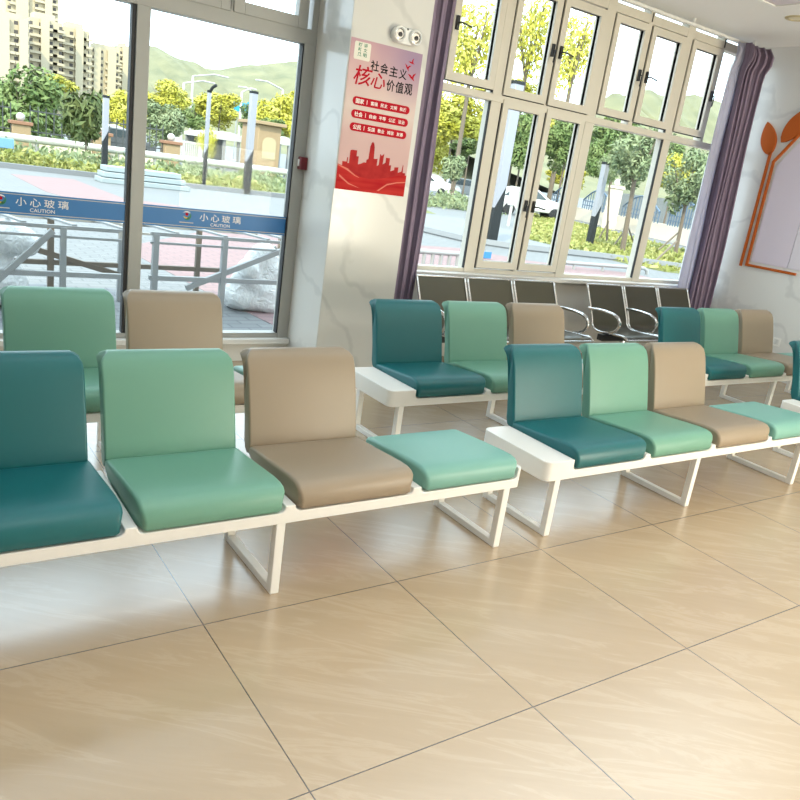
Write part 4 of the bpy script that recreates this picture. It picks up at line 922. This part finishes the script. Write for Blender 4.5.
# trestles outside the left window
def trestle2(x0, x1, yf_, yr_, zt, zl, label, posts, braces, ties, zlow=None):
    o = Vector(((x0 + x1) / 2, (yf_ + yr_) / 2, G)); r = empty('steel_trestle', o, label, 'trestle', 'steel trestles')
    def add(nm, p, q, w_, m, h=None):
        bm = BM(); bar(bm, Vector(p) - o, Vector(q) - o, w_, h); return obj(nm, bm, M[m], r, bevel=0.003)
    for y, m in ((yf_, 'galv'), (yr_, 'wood')):
        add('top_rail', (x0, y, zt), (x1, y, zt), .03, 'galv'); add('top_rail', (x0, y, zt - .085), (x1, y, zt - .085), .022, 'galv'); add('lower_rail', (x0, y, zl), (x1, y, zl), .045, m)
        if zlow: add('bottom_rail', (x0, y, zlow), (x1, y, zlow), .04, 'wood')
    for x, y, m, w_ in posts: add('post', (x, y, G), (x, y, zt), w_, m)
    for p, q, m in braces: add('brace', p, q, .052, m)
    for x in ties: add('tie', (x - .05, yr_, zt + .02), (x + .10, yf_, zt + .02), .045, 'galv', .02)
    return r
def X(u, v, y): return at(u, v, y=y)
yF, yR = 5.9, 6.5
zt = (X(60, 226.5, yF).z + X(110, 230.5, yF).z) / 2; zl = X(60, 274, yF).z
lx0, lx1 = X(-40, 240, yF).x, X(127, 250, yF).x
B1a, B1b = X(-6, 283, yF), X(53, 230.5, yF); B2a, B2b = X(-20, 232, yR), X(126, 277, yR)
trestle2(lx0, lx1 + .1, yF, yR, zt, zl, 'steel trestle outside the glass left of the mullion',
         [(X(63, 255, yF).x, yF, 'galv', .05), (X(50.5, 255, yR).x, yR, 'wood', .055), (lx0, yF, 'galv', .05), (lx1 + .1, yR, 'galv', .05)], [(B1a, B1b, 'galv'), (B2a, B2b, 'wood')], [X(0.7, 216.5, yR).x, X(49.5, 218.7, yR).x, X(97.5, 223, yR).x])
rx0, rx1 = X(150, 250, yF).x, X(279, 262, yF).x
B3a, B3b = X(186, 288, yF), X(281, 251, yF); B4a, B4b = X(234, 284, yR), X(276, 247, yR)
trestle2(rx0, rx1, yF, yR, zt, zl, 'steel trestle outside the glass between mullion and pillar',
         [(X(223, 270, yF).x, yF, 'galv', .055), (X(198, 255, yR).x, yR, 'wood', .05), (X(155, 260, yF).x, yF, 'galv', .055), (X(277, 280, yR).x, yR, 'wood', .045)], [(B3a, B3b, 'galv'), (B4a, B4b, 'galv')], [X(148, 229, yR).x, X(195, 234.5, yR).x, X(236, 238.5, yR).x, X(262, 242, yR).x], X(250, 321, yF).z)
# statues wrapped in white plastic film
M['film'] = mat('white_plastic_film', (0.78, 0.80, 0.80), 0.22)
nt, lk, b = nodes(M['film']); tc = nt.new('ShaderNodeTexCoord'); nz = N(nt, 'ShaderNodeTexNoise', Scale=9.0, Detail=5.0, Distortion=1.5); lk.new(tc.outputs['Object'], nz.inputs['Vector'])
bp = N(nt, 'ShaderNodeBump', Strength=0.9, Distance=0.05); lk.new(nz.outputs['Fac'], bp.inputs['Height']); lk.new(bp.outputs['Normal'], b.inputs['Normal'])
def wrapped(loc, blobs, label):
    mb = bpy.data.metaballs.new('wrap'); mb.resolution = 0.045; mb.render_resolution = 0.045; mb.threshold = 0.3
    for (x, y, z), rad in blobs:
        e = mb.elements.new(); e.co = (x, y, z); e.radius = rad
    t = bpy.data.objects.new('wrap_source', mb); COL.objects.link(t); dg = bpy.context.evaluated_depsgraph_get(); dg.update()
    me = bpy.data.meshes.new_from_object(t.evaluated_get(dg)); bpy.data.objects.remove(t); bpy.data.metaballs.remove(mb)
    for v in me.vertices:
        q = v.co; f = 0.012 * (math.sin(q.x * 17 + q.z * 9) + math.sin(q.y * 21 - q.z * 13) + math.sin(q.z * 31 + q.x * 7) * .6); v.co = q + v.normal * f
        if v.co.z < 0: v.co.z = 0
    me.materials.clear(); me.materials.append(M['film']); me.polygons.foreach_set('use_smooth', [True] * len(me.polygons))
    o = bpy.data.objects.new('wrapped_statue', me); COL.objects.link(o); o.location = loc; return tag(o, label, 'wrapped statue', 'plastic wrapped statues')
ys_ = 6.25
pc = X(255, 330, ys_); hd = X(254, 252, ys_)
H = hd.z - G
blobs = [((0.02, 0, .15), .34), ((-.18, 0, .16), .30), ((.20, .0, .18), .30), ((.08, 0, H * .42), .30), ((.12, 0, H * .60), .26), ((.08, 0, H * .76), .22), ((.0, 0, H * .93), .22), ((-.10, -.05, H * .91), .14), ((-.20, -.1, .40), .20)]
wrapped((pc.x, ys_, G), blobs, 'statue wrapped in white plastic film beside the pillar')
pc = X(12, 262, ys_)
wrapped((pc.x - .05, ys_, G), [((-.40, 0, .2), .38), ((-.05, 0, .2), .34), ((-.40, 0, .5), .34), ((-.30, 0, .75), .30), ((.0, 0, .60), .24), ((-.5, 0, .95), .28), ((.14, -.1, .58), .18)], 'statue wrapped in white plastic film at the left edge')
# far away: apartment blocks and wooded hills
def facade(name, c):
    m = mat(name, c, 0.8); nt, lk, b = nodes(m); tc = nt.new('ShaderNodeTexCoord'); sp = nt.new('ShaderNodeSeparateXYZ'); lk.new(tc.outputs['Object'], sp.inputs['Vector'])
    def band(sock, per, lo, hi):
        a = N(nt, 'ShaderNodeMath', operation='DIVIDE'); lk.new(sock, a.inputs[0]); a.inputs[1].default_value = per
        f = N(nt, 'ShaderNodeMath', operation='FRACT'); lk.new(a.outputs[0], f.inputs[0])
        g1 = N(nt, 'ShaderNodeMath', operation='GREATER_THAN'); lk.new(f.outputs[0], g1.inputs[0]); g1.inputs[1].default_value = lo
        g2 = N(nt, 'ShaderNodeMath', operation='LESS_THAN'); lk.new(f.outputs[0], g2.inputs[0]); g2.inputs[1].default_value = hi
        q = N(nt, 'ShaderNodeMath', operation='MULTIPLY'); lk.new(g1.outputs[0], q.inputs[0]); lk.new(g2.outputs[0], q.inputs[1]); return q
    bx, bz = band(sp.outputs['X'], 3.6, .28, .66), band(sp.outputs['Z'], 3.0, .35, .78)
    q = N(nt, 'ShaderNodeMath', operation='MULTIPLY'); lk.new(bx.outputs[0], q.inputs[0]); lk.new(bz.outputs[0], q.inputs[1])
    mx = N(nt, 'ShaderNodeMix', data_type='RGBA'); lk.new(q.outputs[0], mx.inputs[0]); mx.inputs[6].default_value = (*c, 1); mx.inputs[7].default_value = (0.10, 0.09, 0.085, 1); lk.new(mx.outputs[2], b.inputs['Base Color']); return m
M['fac'] = facade('cream_facade', (0.55, 0.47, 0.32)); M['fac_plain'] = mat('cream_render', (0.56, 0.49, 0.35), 0.8)
def block(ua, ub, v, y, label, bays):
    a, b_, t = at(ua, 60, y=y), at(ub, 60, y=y), at((ua + ub) / 2, v, y=y); w_ = (b_.x - a.x); h = t.z - G
    r = empty('apartment_block', ((a.x + b_.x) / 2, y, G), label, 'apartment block', 'distant apartment blocks')
    bm = BM(); box(bm, -w_ / 2, w_ / 2, 0, 22, 0, h); obj('body', bm, M['fac'], r)
    bm = BM(); box(bm, -w_ / 2 + 2, w_ / 2 - 2, 3, 12, h, h + 2.5); obj('roof_house', bm, M['fac_plain'], r)
    for s, ww in bays:
        bm = BM(); box(bm, s * w_ - ww / 2, s * w_ + ww / 2, -1.6, 0, 0, h + 0.6); obj('stair_bay', bm, M['fac_plain'], r)
    n = min(34, int(h / 3.0))
    for s in (-.33, .14, .38):
        for k in range(max(2, n - 22), n, 1):
            bm = BM(); box(bm, s * w_ - 2.2, s * w_ + 2.2, -1.4, 0, k * 3.0, k * 3.0 + .9); obj('balcony', bm, M['fac_plain'], r)
    return r
block(-30, 29, 17, 330, 'broad cream apartment block at the left edge, lower than the tower behind', [(.05, 4), (.4, 3)])
block(6, 58, -60, 400, 'tall cream apartment tower rising out of the picture', [(-.2, 5), (.3, 3)])
block(30, 62, 20, 350, 'cream apartment block in front of the tall tower', [(-.05, 3)])
block(63, 89, 29, 360, 'slim cream apartment block right of the tower', [(.1, 3)])
block(91, 120, 50, 420, 'low cream apartment block nearest the hill', [(-.3, 3), (.2, 4)])
block(119, 131, 48, 440, 'narrow cream apartment block partly behind the mullion', [(.0, 3)])
M['hill'] = noisy(mat('wooded_hillside', (0.3, 0.33, 0.2), 0.9), (0.26, 0.28, 0.15), (0.42, 0.41, 0.22), 0.06, 6)
def hill(name, ridge, y, label):
    V, Fc = [], []; n = 0; P = []
    for i in range(len(ridge) - 1):
        for k in range(6): s = k / 6; P.append((ridge[i][0] + (ridge[i + 1][0] - ridge[i][0]) * s, ridge[i][1] + (ridge[i + 1][1] - ridge[i][1]) * (s * s * (3 - 2 * s)) + random.uniform(-.7, .7)))
    rows = [(-0.45, 0.0), (-0.25, 0.35), (-0.1, 0.75), (0, 1.0), (0.12, 0.75), (0.3, 0.0)]
    for u, v in P:
        c = at(u, v, y=y)
        for dy, hh in rows: V.append((c.x * (1 + dy * .3), y * (1 + dy), G + (c.z - G) * hh + (random.uniform(-2, 2) if 0 < hh < 1 else 0)))
    m_ = len(rows)
    for i in range(len(P) - 1):
        for j in range(m_ - 1): Fc.append((i * m_ + j, (i + 1) * m_ + j, (i + 1) * m_ + j + 1, i * m_ + j + 1))
    return tag(rawobj(name, V, Fc, M['hill'], smooth=True), label, 'hill', kind='structure')
hill('hill', [(-200, 90), (-60, 75), (60, 60), (110, 46), (150, 46), (185, 60), (215, 70), (250, 65), (300, 61), (360, 84), (430, 110)], 600, 'hazy wooded hill beyond the left window')
hill('hill', [(400, 120), (480, 118), (560, 116), (595, 104), (615, 93), (626, 95), (648, 90), (668, 97), (695, 95), (730, 104), (780, 125)], 420, 'hazy wooded hill beyond the right window')

# pale tones toned down together so that the bright day outside stays readable
OUT = ['paving', 'pink', 'road', 'kerb', 'lawn', 'lf_green', 'lf_yellow', 'lf_grey', 'lf_dark', 'lf_grass', 'pale_wall', 'brickpost', 'cap', 'globe', 'post_white', 'galv', 'wood', 'blue_paint', 'tin', 'pale_blue', 'film', 'fac', 'fac_plain', 'hill']
for k in OUT:
    f = {'paving': 0.46, 'pink': 0.55, 'road': 0.5, 'film': 0.95, 'pale_wall': 1.25, 'fac': 0.75, 'fac_plain': 0.75, 'galv': 0.75, 'lf_grey': 0.8, 'lf_yellow': 0.75, 'lf_green': 0.75, 'lf_grass': 0.75, 'hill': 0.45}.get(k, 0.62)
    for n in M[k].node_tree.nodes:
        if n.type == 'VALTORGB':
            for e in n.color_ramp.elements: e.color = (*[c * f for c in e.color[:3]], 1)
        else:
            for i in n.inputs:
                if i.type == 'RGBA' and i.name in ('Base Color', 'Color1', 'Color2', 'Mortar', 'A', 'B'): i.default_value = (*[c * f for c in i.default_value[:3]], 1)
#EXT_END

# ------------------------------------------------------------------ light
w = bpy.data.worlds.new('sky'); sc.world = w; w.use_nodes = True
bg = w.node_tree.nodes['Background']; bg.inputs['Color'].default_value = (0.75, 0.90, 1.0, 1); bg.inputs['Strength'].default_value = 4.0
def sun(direction, energy, col, angle=1.0):
    l = bpy.data.lights.new('sun', 'SUN'); l.energy = energy; l.color = col; l.angle = math.radians(angle)
    o = bpy.data.objects.new('sun', l); COL.objects.link(o); o.rotation_euler = Vector(direction).to_track_quat('-Z', 'Y').to_euler(); o.location = (0, -10, 20)
sun((0.55, 0.50, -0.62), 5.0, (1.0, 0.88, 0.62))
def area(name, loc, direction, sx, sy, power, col, portal=False, spread=180):
    l = bpy.data.lights.new(name, 'AREA'); l.shape = 'RECTANGLE'; l.size = sx; l.size_y = sy; l.energy = power; l.color = col; l.spread = math.radians(spread)
    if portal: l.cycles.is_portal = True
    o = bpy.data.objects.new(name, l); COL.objects.link(o); o.location = loc; o.rotation_euler = Vector(direction).to_track_quat('-Z', 'Y').to_euler()
    return o
area('window_portal_right', ((CX1 + XR) / 2, 4.12, 2.02), (0, -1, 0), XR - CX1, 2.5, 1, (1, 1, 1), True)
area('window_portal_left', (-0.1, 4.12, 1.73), (0, -1, 0), 3.8, 3.1, 1, (1, 1, 1), True)
area('back_window_daylight', ((bx0 + bx1) / 2, YB + 0.02, (bz0 + bz1) / 2), (0, 1, 0), bx1 - bx0, bz1 - bz0, 235, (1.0, 0.89, 0.66))
area('ceiling_fill_light', (1.2, -0.9, ZC - 0.03), (0, 0, -1), 5.5, 1.6, 44, (0.97, 0.98, 1.0), spread=85)  # added fill for the foreground floor, no fixture behind it
area('ceiling_fill_light', (1.2, -2.6, ZC - 0.03), (0, 0, -1), 5.5, 1.6, 30, (0.86, 0.95, 1.0))  # added cool fill behind the camera, no fixture behind it
area('ceiling_fill_light', (2.2, 1.5, ZC - 0.03), (0, 0, -1), 8.0, 1.6, 60, (0.76, 0.92, 1.0))  # added cool fill that lifts both bench rows, no lamp hangs here

sc.view_settings.view_transform = 'Standard'; sc.view_settings.look = 'None'; sc.view_settings.gamma = 1; sc.view_settings.use_curve_mapping = False
sc.view_settings.exposure = 0.05
